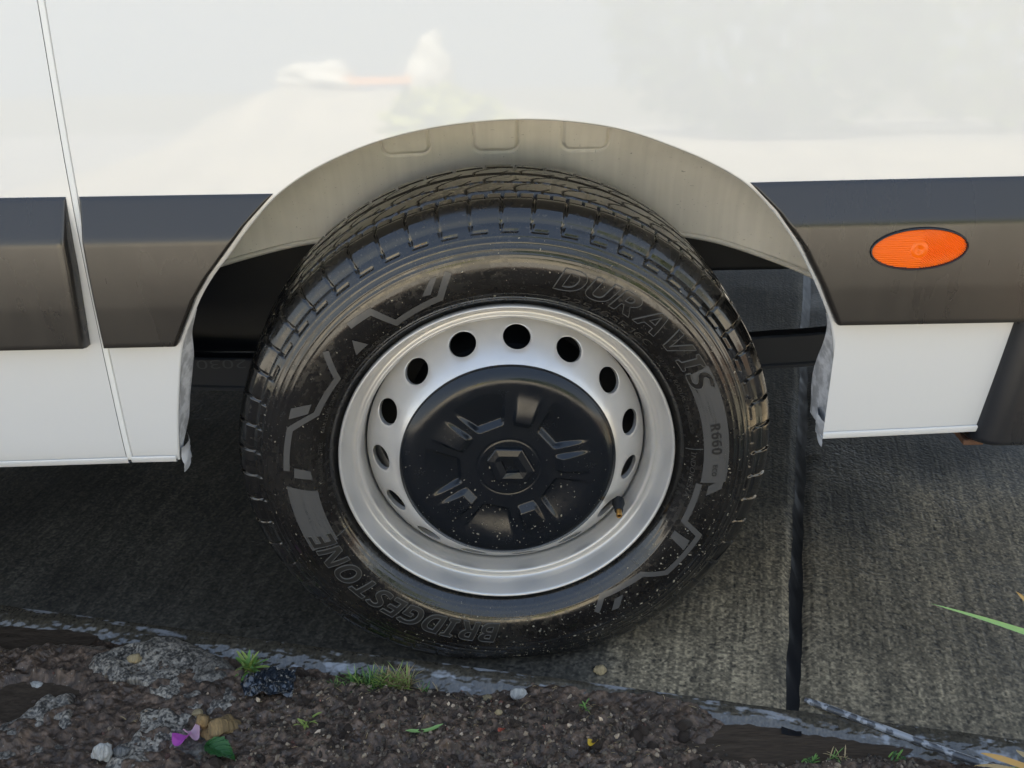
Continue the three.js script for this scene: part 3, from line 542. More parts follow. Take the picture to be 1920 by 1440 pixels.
{
  const pol = list => list.map(([x, y]) => { const [a, r] = toPolar(x, y); return [-(a < 0 && x < 952 ? a + 2 * Math.PI : a) * R0, r]; });
  const pmap = (x, y) => [-x / R0, y];
  const band = [], add = (poly, lift = 0.0008) => band.push(fillPolar(new THREE.Shape(poly.map(p => new THREE.Vector2(...p))), lift, pmap));
  const stroke = (list, wpx) => { const p = pol(list), w = wpx / 1433; for (let i = 0; i + 1 < p.length; i++) { const a = p[i], b = p[i + 1], dx = b[0] - a[0], dy = b[1] - a[1], l = Math.hypot(dx, dy), nx = -dy / l * w / 2, ny = dx / l * w / 2, ex = dx / l * w * 0.28, ey = dy / l * w * 0.28; add([[a[0] + nx - ex, a[1] + ny - ey], [b[0] + nx + ex, b[1] + ny + ey], [b[0] - nx + ex, b[1] - ny + ey], [a[0] - nx - ex, a[1] - ny - ey]], 0.0008 + 0.00005 * (i % 2)); } };
  stroke([[838, 512], [824, 556], [742, 601], [694, 580], [657, 604]], 12);
  stroke([[612, 655], [633, 703], [594, 768], [545, 796], [539, 870]], 11);
  stroke([[1312, 918], [1284, 985], [1312, 1013], [1250, 1081], [1204, 1083], [1128, 1122], [1119, 1150]], 11);
  const quad = (...l) => add(pol(l));
  quad([806, 520], [790, 553], [806, 550], [818, 516]); quad([660, 632], [690, 640], [668, 660]); quad([547, 757], [585, 750], [578, 768], [543, 777]); quad([553, 868], [583, 874], [587, 890], [553, 886]);
  quad([1330, 920], [1360, 905], [1355, 925], [1325, 938]); quad([1266, 1002], [1294, 1022], [1283, 1040], [1258, 1014]); quad([1152, 1128], [1168, 1120], [1160, 1145], [1146, 1150]);
  // broad bands behind the names
  const sector = (a0, a1, r0, r1, cutA, cutB) => { const p = []; for (let i = 0; i <= 30; i++) { const a = lerp(a0, a1, i / 30) * D2R; p.push([-a * R0, r1]); } for (let i = 30; i >= 0; i--) { const a = lerp(a0 + (cutA || 0), a1 + (cutB || 0), i / 30) * D2R; p.push([-a * R0, r0]); } add(p); };
  sector(181.8, 203, 0.249, 0.286, 3, 0);
  sector(29, -6.5, 0.2545, 0.2865, 0, -1);
  mesh('sidewall_band', mergeGeometries(band), M.rubberBand, wheel);
  placeText(font, 'BRIDGESTONE', 0.030, 0.25, 266, 199, 0.2525, { fill: 0.0010, ridge: 0.0013, h: 0.0016 });
  placeText(font, 'DURAVIS', 0.0285, 0.32, 77, 23.5, 0.2560, { fill: 0.0011, ridge: 0.0013, h: 0.0017, fm: M.rubber });
  placeText(font, 'R660', 0.0125, 0, 11.8, 1.8, 0.2645, { fill: 0.0014 });
  placeText(font, 'ECO', 0.006, 0, -1.2, -5, 0.2665, { fill: 0.0014 });
  const small = { fill: 0.0005, fm: M.rubberFine };
  placeText(fontR, '225/65R16C', 0.0075, 0.15, 74, 43, 0.2405, small);
  placeText(fontR, '112/110R  RADIAL TUBELESS', 0.0045, 0, 39, 9, 0.2395, small);
  placeText(fontR, 'INDONESIA', 0.0055, 0.2, 2.5, -14, 0.2395, small);
  placeText(fontR, 'MAX LOAD SINGLE 1120 KG AT 475 KPA COLD', 0.0042, 0, 165, 127, 0.2405, small);
  placeText(fontR, 'TREAD PLIES  STEEL', 0.0042, 0, 183, 168, 0.2405, small);
  placeText(fontR, '26557  2W8  4523', 0.0055, 0, 246, 216, 0.2405, small);
  placeText(fontR, 'D  RUBBER', 0.0045, 0, -82, -96, 0.2405, small);
  // mould lines
  for (const [a, r0, r1, w] of [[3.2, 0.233, 0.2535, 0.001], [201.5, 0.231, 0.2505, 0.001], [256, 0.2335, 0.2465, 0.001], [-44, 0.232, 0.2475, 0.001], [83.5, 0.229, 0.239, 0.0009], [93, 0.229, 0.236, 0.0009]]) mesh('mould_line', ridge([[-a * D2R * R0, r0], [-(a + 0.6) * D2R * R0, r1]], w, 0.0009, false, pmap), M.rubberEdge, wheel);
}
// ---- steel rim
function lathe(pts, n = 160, sub = 6) { const c = new THREE.CatmullRomCurve3(pts.map(([r, z]) => V(r, z, 0)), false, 'centripetal').getPoints(pts.length * sub); return gridGeo(n, c.length - 1, (u, v, i, j) => V(Math.cos(u * 2 * Math.PI) * c[j].x, Math.sin(u * 2 * Math.PI) * c[j].x, c[j].y), (u, v) => [u * 1.3, v * 0.2]); }
{
  const rimP = [[0.2185, -0.010], [0.2206, -0.004], [0.2206, 0.0005], [0.2188, 0.0026], [0.2165, 0.0018], [0.2145, -0.0025], [0.2118, -0.010], [0.2088, -0.0180], [0.2050, -0.0238], [0.2010, -0.0242], [0.1975, -0.0218], [0.1940, -0.0230], [0.1915, -0.0310], [0.1905, -0.040], [0.1893, -0.05], [0.189, -0.062], [0.188, -0.09], [0.188, -0.15], [0.205, -0.175]];
  mesh('rim', lathe(rimP.reverse(), 200, 6), M.rim, wheel);
  // disc: cone with 15 ventilation holes, cut by building each sector round its hole
  const rA = 0.128, rB = 0.1868, NH = 15, ZD = r => curveAt([[0.12, 0.006], [0.136, 0.0062], [0.141, 0.0040], [0.146, 0.0002], [0.152, -0.0060], [0.160, -0.0150], [0.170, -0.0268], [0.178, -0.0370], [0.184, -0.0455], [0.1885, -0.0520]], r);
  const rH = 0.1672, slope = 1.55, gs2 = [];
  const hr = 0.0178;                                          // hole radius, measured along the face
  for (let k = 0; k < NH; k++) {
    const ac = (84.5 + 24 * k) * D2R, hw = Math.PI / NH;
    // outer boundary of the sector as a closed path, same count as hole
    const n = 64, outer = [], hole = [];
    for (let i = 0; i < n; i++) {
      const th = i / n * 2 * Math.PI, cx = Math.cos(th), cy = Math.sin(th);
      const hx = cx * hr / rH, hy = cy * hr * 0.64; hole.push([ac + hx, rH + hy]);
      const m = Math.max(Math.abs(cx), Math.abs(cy)); const ex = cx / m, ey = cy / m; outer.push([ac + ex * hw, ey > 0 ? rH + ey * (rB - rH) : rH + ey * (rH - rA)]);
    }
    gs2.push(gridGeo(n, 14, (u, v, i, j) => { const h = hole[i % n], o = outer[i % n]; const f = 1 - v; const a = lerp(h[0], o[0], f), r = lerp(h[1], o[1], f); const lip = 0.0014 * Math.exp(-Math.pow(v === 1 ? 0 : (1 - v) / 0.06, 2)); return V(Math.cos(a) * r, Math.sin(a) * r, ZD(r) - lip); }, (u, v, p) => [p.x * 4, p.y * 4]));
    // hole wall (rolled sheet edge)
    gs2.push(gridGeo(n, 3, (u, v, i, j) => { const h = hole[i % n]; const a = h[0], r = h[1]; const d = 0.0014 + 0.006 * v, sh = 1 - 0.03 * v; return V(Math.cos(a) * (r - 0.6 * d * 0.6), Math.sin(a) * (r - 0.6 * d * 0.6), ZD(r) - d); }, (u, v, p) => [p.x * 4, p.y * 4]));
  }
  mesh('wheel_disc', mergeGeometries(gs2.map(g => { g = g.toNonIndexed(); g.deleteAttribute('normal'); return g; })), M.rim, wheel);
  const wd = wheel.children[wheel.children.length - 1]; wd.geometry = mergeVertices(wd.geometry.deleteAttribute('uv') && wd.geometry, 1e-5); wd.geometry.computeVertexNormals();
  const pos = wd.geometry.attributes.position, uvA = new Float32Array(pos.count * 2); for (let i = 0; i < pos.count; i++) { uvA[i * 2] = pos.getX(i) * 4; uvA[i * 2 + 1] = pos.getY(i) * 4; } wd.geometry.setAttribute('uv', new THREE.BufferAttribute(uvA, 2));
  // valve
  const vg = grp('valve', wheel), vp = onZ(1164, 960, -0.006); vp.y -= AX;
  const dir = V(-0.10, -0.05, 1).normalize(); const q = new THREE.Quaternion().setFromUnitVectors(V(0, 1, 0), dir);
  const st = (prof, n2, m) => { const g = new THREE.LatheGeometry(prof.map(([r, y]) => new THREE.Vector2(r, y)), 24); g.applyQuaternion(q); g.translate(vp.x, vp.y, -0.026); return mesh(n2, g, m, vg); };
  delete vg.userData.label;
  wheel.remove(vg); vg.children.length = 0;
  const vs = (prof, nm, m) => { const g = new THREE.LatheGeometry(prof.map(([r, y]) => new THREE.Vector2(r, y)), 24); g.applyQuaternion(q); g.translate(vp.x, vp.y, -0.022); return mesh(nm, g, m, wheel); };
  vs([[0.0085, -0.004], [0.0088, 0.002], [0.0075, 0.006], [0.0062, 0.012], [0.0058, 0.018], [0.0045, 0.019]], 'valve_stem', M.black);
  vs([[0.0040, 0.018], [0.0040, 0.024], [0.0036, 0.0245], [0.0040, 0.025], [0.0040, 0.030], [0.0030, 0.0305], [0.0022, 0.0300], [0.0020, 0.026]], 'valve_tip', M.brass);
}
// ---- hub cap with pockets and raised wedges
const capH = (r, th) => {
  let z = 0.0158 - 0.0030 * Math.pow(r / 0.14, 4) * 0 + 0.0018 * sm(0.05, 0.12, r) ;
  const e = clamp((r - 0.118) / (0.1405 - 0.118)); z -= 0.010 * e * e * (0.4 + 0.6 * e);
  let dep = 0;
  for (let k = 0; k < 5; k++) {
    const a0 = (110 + 72 * k) * D2R; let d = Math.atan2(Math.sin(th - a0), Math.cos(th - a0)); const along = r * Math.cos(d), side = Math.abs(r * Math.sin(d));
    if (Math.abs(d) < 0.7) { const hw = lerp(0.0165, 0.0400, clamp((along - 0.063) / 0.05)); const k1 = clamp((hw - side) / 0.005 + 0.5) * clamp((along - 0.064) / 0.006 + 0.5) * (1 - sm(0.068, 0.116, r)); dep = Math.max(dep, k1); }
    const a1 = (146 + 72 * k) * D2R; d = Math.atan2(Math.sin(th - a1), Math.cos(th - a1)); const al = r * Math.cos(d), sd = Math.abs(r * Math.sin(d));
    if (Math.abs(d) < 0.5) { const hw = lerp(0.0105, 0.0165, clamp((al - 0.06) / 0.05)); const k2 = clamp((hw - sd) / 0.0045 + 0.5) * clamp((al - 0.0655) / 0.010 + 0.5) * (1 - sm(0.068, 0.114, r)); z += 0.0070 * k2; }
  }
  z -= 0.0075 * dep;
  z -= 0.0012 * Math.exp(-Math.pow((r - 0.0405) / 0.0009, 2));
  return z;
};
{
  const rs = []; for (let i = 0; i <= 110; i++) rs.push(0.141 * Math.pow(i / 110, 0.85));
  rs.push(0.1418, 0.1418, 0.1405); const zs2 = [0.0045, 0.001, -0.004];
  const g = gridGeo(540, rs.length - 1, (u, v, i, j) => { const th = (i % 540) / 540 * 2 * Math.PI, r = rs[j]; const z = j > 110 ? zs2[j - 111] : capH(r, th); return V(Math.cos(th) * r, Math.sin(th) * r, z); }, (u, v, p) => [p.x * 3, p.y * 3], true);
  mesh('hub_cap', g, M.cap, wheel);
  // emblem: a faceted lozenge with cut tips and an open middle
  const E7 = (x, y) => { const p = onZ(740 + x / 4.364, 670 + y / 4.364, 0.020); return [p.x, p.y - AX]; };
  const out = [[820, 745], [1040, 755], [1145, 935], [1075, 1030], [830, 1020], [745, 840]].map(a => E7(...a));
  const inn = [[866, 848], [960, 850], [1018, 938], [1016, 942], [912, 944], [868, 852]].map(a => E7(...a));
  const L1 = 0.0150, rings = [[0, L1], [0.04, 0.0205], [0.10, 0.0215], [0.52, 0.0232], [0.98, 0.0208], [1.0, 0.0160]];
  const v = [], push = (a, b, c) => v.push(...a, ...b, ...c);
  const pt = (k, i) => { const o = out[i % 6], q = inn[i % 6], [f, z] = rings[k]; return [lerp(o[0], q[0], f), lerp(o[1], q[1], f), z]; };
  for (let k = 0; k < rings.length - 1; k++) for (let i = 0; i < 6; i++) { const a = pt(k, i), b = pt(k, i + 1), c = pt(k + 1, i), d = pt(k + 1, i + 1); push(a, c, b); push(b, c, d); }
  const em = new THREE.BufferGeometry(); em.setAttribute('position', new THREE.Float32BufferAttribute(v, 3)); em.setAttribute('uv', new THREE.Float32BufferAttribute(new Float32Array(v.length / 3 * 2), 2)); em.computeVertexNormals();
  const eo = mesh('emblem', em, M.cap, wheel); eo.userData.label = 'moulded lozenge emblem at the middle of the hub cap';
}
// ---- grit and dried splashes on cap, rim and lower tyre
{
  const R = rng(77), fl = new THREE.IcosahedronGeometry(1, 0), list = [];
  const put = (p, n, s) => list.push([p, n, s]);
  for (let i = 0; i < 210; i++) { const th = (-90 + (R() - 0.5) * 2 * (60 + 120 * R() * R())) * D2R, r = 0.138 * Math.sqrt(R()); if (r * Math.sin(th) > 0.03 && R() < 0.8) continue; put(V(Math.cos(th) * r, Math.sin(th) * r, capH(r, th)), V(0, 0, 1), 0.0003 + 0.0009 * Math.pow(R(), 3)); }
  for (let i = 0; i < 520; i++) { const th = (-62 + (R() + R() + R() - 1.5) * 75) * D2R, r = 0.232 + 0.088 * Math.sqrt(R()); const p = onSide(th, r, 0.0003); put(p, p.clone().sub(onSide(th, r, -0.002)).normalize(), 0.0003 + 0.0011 * Math.pow(R(), 3.2)); }
  for (let i = 0; i < 500; i++) { const th = R() * 2 * Math.PI, r = 0.232 + 0.09 * R(); const p = onSide(th, r, 0.0002); put(p, p.clone().sub(onSide(th, r, -0.002)).normalize(), 0.0003 + 0.0008 * Math.pow(R(), 3)); }
  const im = new THREE.InstancedMesh(fl, M.fleck, list.length), m4 = new THREE.Matrix4(), q = new THREE.Quaternion();
  list.forEach(([p, n, s], i) => { q.setFromUnitVectors(V(0, 0, 1), n); const q2 = new THREE.Quaternion().setFromAxisAngle(V(0, 0, 1), R() * 6.28); q.multiply(q2); m4.compose(p, q, V(s * (0.7 + R() * 1.6), s * (0.7 + 0.5 * R()), s * 0.45)); im.setMatrixAt(i, m4); const w = 0.35 + 0.65 * R(); im.setColorAt(i, lin(w, w * 0.97, w * 0.9)); });
  im.name = 'grit_speck'; im.userData.kind = 'stuff'; wheel.add(im); im.castShadow = im.receiveShadow = true;
}
// ---- markings stamped on the leaf spring (upside down)
{
  const ss = fontR.generateShapes('2030', 0.019), g = new THREE.ShapeGeometry(ss, 3); g.scale(1.35, 0.75, 1); g.rotateZ(Math.PI); const p = onZ(448, 679, -0.262); g.translate(p.x + 0.012, p.y + 0.004, -0.2622);
  const o = mesh('stamped_number', g, new THREE.MeshStandardMaterial({ color: lin(0.055, 0.065, 0.08), roughness: 0.6 }), van);
}
// other wheels, out of the picture
{
  const rub = lathe([[0.2, -0.17], [0.30, -0.2], [0.343, -0.18], [0.349, -0.09], [0.343, 0], [0.30, 0.02], [0.22, 0]], 64, 3), dsk = lathe([[0.001, 0.012], [0.14, 0.01], [0.19, -0.05], [0.2, -0.02], [0.222, 0.001]], 64, 4);
  for (const [x, z, t] of [[-4.05 + 0.0, -0.03, 0], [-4.05, -2.03, Math.PI], [0, -2.06, Math.PI]]) { const w = grp('wheel', van); w.position.set(x, 0.349, z); w.rotation.y = t; mesh('tyre', rub, M.rubberInk, w); mesh('wheel_disc', dsk, M.rim, w); }
}

// ================================================================ THINGS ON THE GROUND
const surfY = (x, z) => { const [s, t] = toST(x, z); return t < -0.03 ? roadY(s, t) : Math.max(soilY(x, z), t < 0.0 ? -0.004 : -1); };
function at(px, py) { const p = onY(px, py); p.y = surfY(p.x, p.z); return p; }
function rockGeo(rx, ry, rz, seed, det = 4, rough = 0.75) {
  let g = new THREE.IcosahedronGeometry(1, det); g.deleteAttribute('normal'); g.deleteAttribute('uv'); g = mergeVertices(g, 1e-4); const p = g.attributes.position, R = rng(seed), cuts = [];
  for (let i = 0; i < 7; i++) { const d = V(R() - 0.5, R() - 0.5, R() - 0.5).normalize(); cuts.push([d, 0.62 + 0.25 * R()]); }
  for (let i = 0; i < p.count; i++) { const v = V(p.getX(i), p.getY(i), p.getZ(i)); for (const [d, l] of cuts) { const k = v.dot(d); if (k > l) v.addScaledVector(d, (l - k) * 0.85); } const n = 1 + rough * (fbm(v.x * 2.2 + seed, v.y * 2.2 + v.z * 1.7, 4, seed) - 0.5); v.multiplyScalar(n); p.setXYZ(i, v.x * rx, v.y * ry, v.z * rz); }
  g.computeVertexNormals(); const uv = new Float32Array(p.count * 2); for (let i = 0; i < p.count; i++) { uv[i * 2] = p.getX(i) * 8; uv[i * 2 + 1] = (p.getZ(i) + p.getY(i)) * 8; } g.setAttribute('uv', new THREE.BufferAttribute(uv, 2)); return g;
}
const rockT = (c, s, con = 0.7) => new THREE.MeshStandardMaterial({ roughness: 0.8, map: tex(256, 256, (u, v) => { const a = fbmP(u, v, 8, 8, 5, s), b = fbmP(u, v, 40, 40, 2, s + 7); const k = clamp(1 - con * 0.5 + con * (0.7 * a + 0.5 * b - 0.5)); return c.map(x => x * k); }, true, [2, 2]) });
const RK = { tan: rockT([0.5, 0.38, 0.2], 601), white: rockT([0.72, 0.68, 0.6], 611, 0.9), grey: rockT([0.3, 0.29, 0.27], 621, 1.2) };
function pebble(px, py, w, h, m, seed, label, name = 'pebble') { const p = at(px, py), rx = w / 1433 / 2 * 1.03, g = rockGeo(rx, h, rx * 0.8, seed); const o = mesh(name, g, m); o.position.set(p.x, p.y + h * 0.62, p.z); tag(o, label, 'stone'); return o; }
pebble(972, 1300, 31, 0.009, RK.white, 11, 'white angular pebble in front of the tyre');
pebble(1125, 1262, 25, 0.008, RK.tan, 12, 'tan pebble on the concrete beside the tyre');
pebble(255, 1246, 27, 0.0075, RK.tan, 13, 'small tan pebble on the grey stone');
pebble(66, 1277, 24, 0.004, RK.white, 14, 'pale flat chip beside the brown puddle');
pebble(196, 1430, 40, 0.013, RK.white, 15, 'pale bluish stone lying on the grey slabs');
pebble(230, 1424, 30, 0.010, RK.grey, 19, 'grey stone against the pale bluish one');
pebble(372, 1347, 22, 0.007, RK.tan, 16, 'small brown pebble beside the knobbly root');
pebble(935, 1352, 14, 0.004, RK.tan, 17, 'tiny tan pebble in the soil');
pebble(912, 1300, 22, 0.004, RK.tan, 18, 'flat buff pebble left of the white one');
{ // knobbly root
  const m = rockT([0.42, 0.27, 0.11], 631, 1.1), g0 = rockGeo(0.0235, 0.0145, 0.0155, 31, 5, 1.4), g1 = rockGeo(0.0085, 0.012, 0.009, 32, 4, 1.2); const p = at(415, 1378);
  g1.translate(-0.021, 0.014, -0.008); const g = mergeGeometries([g0, g1]); const o = mesh('root_lump', g, m); o.position.set(p.x, p.y + 0.008, p.z); o.rotation.y = 0.3; tag(o, 'knobbly tan root lump above the pink petal', 'root');
}
{ // grey stones of the gutter floor at the left
  const slabM = new THREE.MeshStandardMaterial({ roughness: 0.6, map: tex(1024, 1024, (u, v) => { const a = fbmP(u, v, 6, 6, 5, 641), b = fbmP(u, v, 70, 50, 3, 647), c = fbmP(u, v, 200, 200, 2, 653); const g = sm(0.30, 0.72, 0.4 * b + 0.6 * c); const k = 0.045 + 0.26 * g * (0.35 + 0.9 * sm(0.3, 0.7, a)); return [k * 1.15, k * 0.99, k * 0.78]; }, true), bumpMap: tex(1024, 1024, (u, v) => fbmP(u, v, 50, 40, 5, 659), false), bumpScale: 0.006 });
  const defs = [[[165, 1238], [262, 1206], [345, 1199], [448, 1262], [452, 1330], [385, 1345], [300, 1318], [255, 1288], [182, 1282]], [[-40, 1372], [30, 1352], [92, 1306], [132, 1300], [140, 1352], [182, 1398], [175, 1455], [-60, 1475]], [[268, 1332], [345, 1335], [430, 1352], [385, 1440], [330, 1480], [185, 1480], [205, 1408], [252, 1385]]];
  const labs = ['grey rough stone beneath the black plastic scrap', 'grey rough stone below the brown puddle', 'grey rough stone under the pink petal'];
  defs.forEach((d, k) => {
    const P = d.map(([x, y]) => onY(x, y)), cx = P.reduce((s, p) => s + p.x, 0) / P.length, cz = P.reduce((s, p) => s + p.z, 0) / P.length;
    const cur = new THREE.CatmullRomCurve3(P.map(p => V(p.x - cx, 0, p.z - cz)), true, 'centripetal', 0.5).getPoints(120);
    const g = gridGeo(120, 46, (u, v, i) => { const p = cur[i % 120], f = 1 - v; const e = sm(0, 0.2, 1 - f); const x = p.x * f, z = p.z * f; const n = fbm((x + cx) * 16, (z + cz) * 16, 4, 661 + k * 5), n2 = fbm((x + cx) * 70, (z + cz) * 70, 3, 667); const wob = 1 + 0.34 * (fbm(Math.cos(u * 6.283) * 3 + 9, Math.sin(u * 6.283) * 3 + k, 3, 671) - 0.5) * f; return V(x * wob, -0.014 + 0.0165 * Math.pow(e, 0.5) + 0.020 * (n - 0.5) * e + 0.012 * (n2 - 0.5) * e, z * wob); }, (u, v, p) => [(p.x + cx) / 0.5, (p.z + cz) / 0.5], true);
    const o = mesh('paving_stone', g, slabM); o.position.set(cx, 0.004, cz); tag(o, labs[k], 'stone', 'grey stones by the gutter');
  });
}
// gravel over the soil
{
  const R = rng(9), base = [rockGeo(1, 0.6, 0.8, 71, 1, 1.1).toNonIndexed(), rockGeo(1, 0.5, 0.65, 72, 1, 1.2).toNonIndexed()].map(g => (g.computeVertexNormals(), g)), m = new THREE.MeshStandardMaterial({ color: 0xffffff, roughness: 0.75 });
  for (let q = 0; q < 2; q++) {
    const n = 6000, im = new THREE.InstancedMesh(base[q], m, n), m4 = new THREE.Matrix4(), e = new THREE.Euler(); let i = 0, tries = 0;
    while (i < n && tries++ < 120000) {
      const s = lerp(-0.85, 0.6, R()), t = lerp(-0.012, 0.36, R()), p = fromST(s, t, 0); const left = sm(-0.30, -0.42, p.x); if (R() < left * 0.92) continue; if (pudK(p.x, p.z) > 0.3 && R() < 0.93) continue; if (t < 0.02 && R() < 0.75) continue;
      const sz = 0.0006 + 0.0040 * Math.pow(R(), 4); p.y = soilY(p.x, p.z) + sz * 0.2;
      e.set(R() * 6, R() * 6, R() * 6); m4.compose(p, new THREE.Quaternion().setFromEuler(e), V(sz, sz, sz)); im.setMatrixAt(i, m4);
      const r = R(), k = r < 0.76 ? 0.025 + 0.09 * R() : r < 0.972 ? 0.13 + 0.18 * R() : 0.36 + 0.25 * R(); im.setColorAt(i, R() < 0.04 ? lin(k * 1.3, k * 0.6, k * 0.4) : lin(k * 1.3, k * 0.98, k * 0.66)); i++;
    }
    im.count = i; im.name = numbered('gravel'); im.userData = { kind: 'stuff', label: q ? 'dark crumbly grit strewn over the soil verge' : 'fine mixed gravel strewn over the soil verge', category: 'gravel' }; im.castShadow = im.receiveShadow = true; scene.add(im);
  }
  // soil clods, a few centimetres across
  const clod = new THREE.InstancedMesh(rockGeo(1, 0.55, 0.8, 75, 2, 0.6), M.soil, 160), m4 = new THREE.Matrix4(); for (let i = 0; i < 160; i++) { const s = lerp(-0.35, 0.35, R()), t = lerp(0.02, 0.26, R()), p = fromST(s, t, 0), sz = 0.003 + 0.009 * Math.pow(R(), 2.5); p.y = soilY(p.x, p.z); m4.compose(p, new THREE.Quaternion().setFromEuler(new THREE.Euler(0, R() * 6, 0)), V(sz, sz, sz)); clod.setMatrixAt(i, m4); }
  clod.name = 'soil_clods'; clod.userData = { kind: 'stuff', label: 'crumbled dark soil clods on the verge', category: 'soil' }; clod.castShadow = clod.receiveShadow = true; scene.add(clod);
}
// ---- plants and litter
function bladeGeo(L, w, lean, az, curl, seg = 8) { // one blade rising from the origin, a shallow V in section
  return gridGeo(2, seg, (u, v) => { const f = v, bend = lean + curl * f, wd = w * (f < 0.7 ? 1 : 1 - Math.pow((f - 0.7) / 0.3, 1.5)) / 2; let x = 0, y = 0; const n = 10; for (let i = 0; i < n; i++) { const b = lean + curl * f * (i + 0.5) / n; x += Math.sin(b) * L * f / n; y += Math.cos(b) * L * f / n; } const sx = (u - 0.5) * 2 * wd, d = Math.abs(u - 0.5) * 2 * wd * 0.35; return V(Math.cos(az) * x - Math.sin(az) * sx, y + d, Math.sin(az) * x + Math.cos(az) * sx); });
}
const leafM = (r, g, b) => new THREE.MeshPhysicalMaterial({ color: lin(r, g, b), roughness: 0.55, transmission: 0.25, thickness: 0 });
const G = { green: leafM(0.17, 0.33, 0.06), lime: leafM(0.36, 0.45, 0.10), dark: leafM(0.05, 0.13, 0.03), straw: leafM(0.45, 0.33, 0.16), strap: leafM(0.32, 0.52, 0.16), orange: leafM(0.62, 0.36, 0.10) };
function tuft(px, py, n, L, w, mats, seed, label, opt = {}) {
  const p = at(px, py), R = rng(seed), o = grp('grass_tuft'); o.position.copy(p); const lists = mats.map(() => []);
  for (let i = 0; i < n; i++) { const az = R() * 6.283, l = L * (0.45 + 0.55 * R()), g = bladeGeo(l, w * (0.7 + 0.6 * R()), 0.25 + R() * 0.9, az, 0.2 + R() * 0.8); g.translate((R() - 0.5) * (opt.sx || 0.012), 0, (R() - 0.5) * (opt.sz || 0.01)); lists[Math.floor(R() * mats.length)].push(g); }
  lists.forEach((l, i) => l.length && mesh(i ? 'dry_blades' : 'blades', mergeGeometries(l), mats[i], o)); tag(o, label, 'grass', 'grass tufts by the gutter'); return o;
}
tuft(470, 1260, 44, 0.034, 0.0042, [G.lime, G.green], 101, 'broad bladed green grass tuft beside the black plastic');
tuft(688, 1280, 170, 0.034, 0.0013, [G.green, G.dark, G.lime], 102, 'fine green grass tuft below the tyre', { sx: 0.05, sz: 0.02 });
tuft(745, 1275, 190, 0.042, 0.0014, [G.lime, G.straw, G.straw], 103, 'uprooted grass clump with brown roots below the tyre', { sx: 0.036, sz: 0.018 });
tuft(805, 1287, 22, 0.018, 0.001, [G.straw, G.green], 104, 'thin straw coloured roots beside the uprooted clump', { sx: 0.025 });
tuft(574, 1362, 10, 0.022, 0.0028, [G.lime], 105, 'tiny pale green seedling in the soil');
tuft(1100, 1335, 12, 0.02, 0.0018, [G.green, G.straw], 106, 'small sprout with a dry stalk on the soil');
tuft(1512, 1428, 16, 0.014, 0.002, [G.dark, G.green], 107, 'low sprout in the puddle at the tarred joint', { sx: 0.03 });
tuft(1570, 1422, 22, 0.02, 0.0014, [G.green, G.straw], 108, 'yellowish grass sprig past the tarred joint', { sx: 0.02 });
tuft(1680, 1428, 12, 0.017, 0.0022, [G.green, G.dark], 109, 'short green sprig beside the grey stick', { sx: 0.02 });
tuft(255, 1355, 7, 0.018, 0.0013, [G.straw], 110, 'dry straw bits on the grey stones', { sx: 0.025 });
tuft(640, 1292, 20, 0.014, 0.001, [G.green, G.dark], 111, 'short dark grass beside the fine green tuft', { sx: 0.03 });
function strip(name, pts, w, m, label, cat, twist = 0.35) { // a fallen blade lying along points
  const c = new THREE.CatmullRomCurve3(pts), P = c.getPoints(30); const o = mesh(name, gridGeo(3, 30, (u, v, i, j) => { const p = P[j], q = P[Math.min(30, j + 1)], r = P[Math.max(0, j - 1)]; const dx = q.x - r.x, dz = q.z - r.z, l = Math.hypot(dx, dz) || 1; const k = w / 2 * Math.min(1, 6 * v + 0.15, 5 * (1 - v) + 0.05) * (u - 0.5) * 2; return V(p.x - dz / l * k, p.y + Math.abs(u - 0.5) * w * twist, p.z + dx / l * k); }), m); tag(o, label, cat); return o;
}
{
  const a = at(762, 1388), b = at(800, 1382), c = at(832, 1371); for (const p of [a, b, c]) p.y += 0.004; strip('cut_blade', [a, b, c], 0.006, G.strap, 'cut pale green blade lying on the soil', 'grass');
  const R = rng(5); const bits = []; for (let i = 0; i < 90; i++) { const x = 450 + 900 * R(), y = 1290 + 145 * R(), p = at(x, y), an = R() * 6.28, l = 0.004 + 0.012 * R() * R(); const q = V(p.x + Math.cos(an) * l, 0, p.z + Math.sin(an) * l); q.y = surfY(q.x, q.z) + 0.0015; p.y += 0.0015; const mid = p.clone().lerp(q, 0.5); mid.y += 0.002 * R(); bits.push(new THREE.TubeGeometry(new THREE.CatmullRomCurve3([p, mid, q]), 4, 0.0004, 4)); }
  const o = mesh('dry_stalks', mergeGeometries(bits), G.straw); tag(o, 'scattered dry stalks and rootlets on the soil', 'plant litter', null, 'stuff');
}
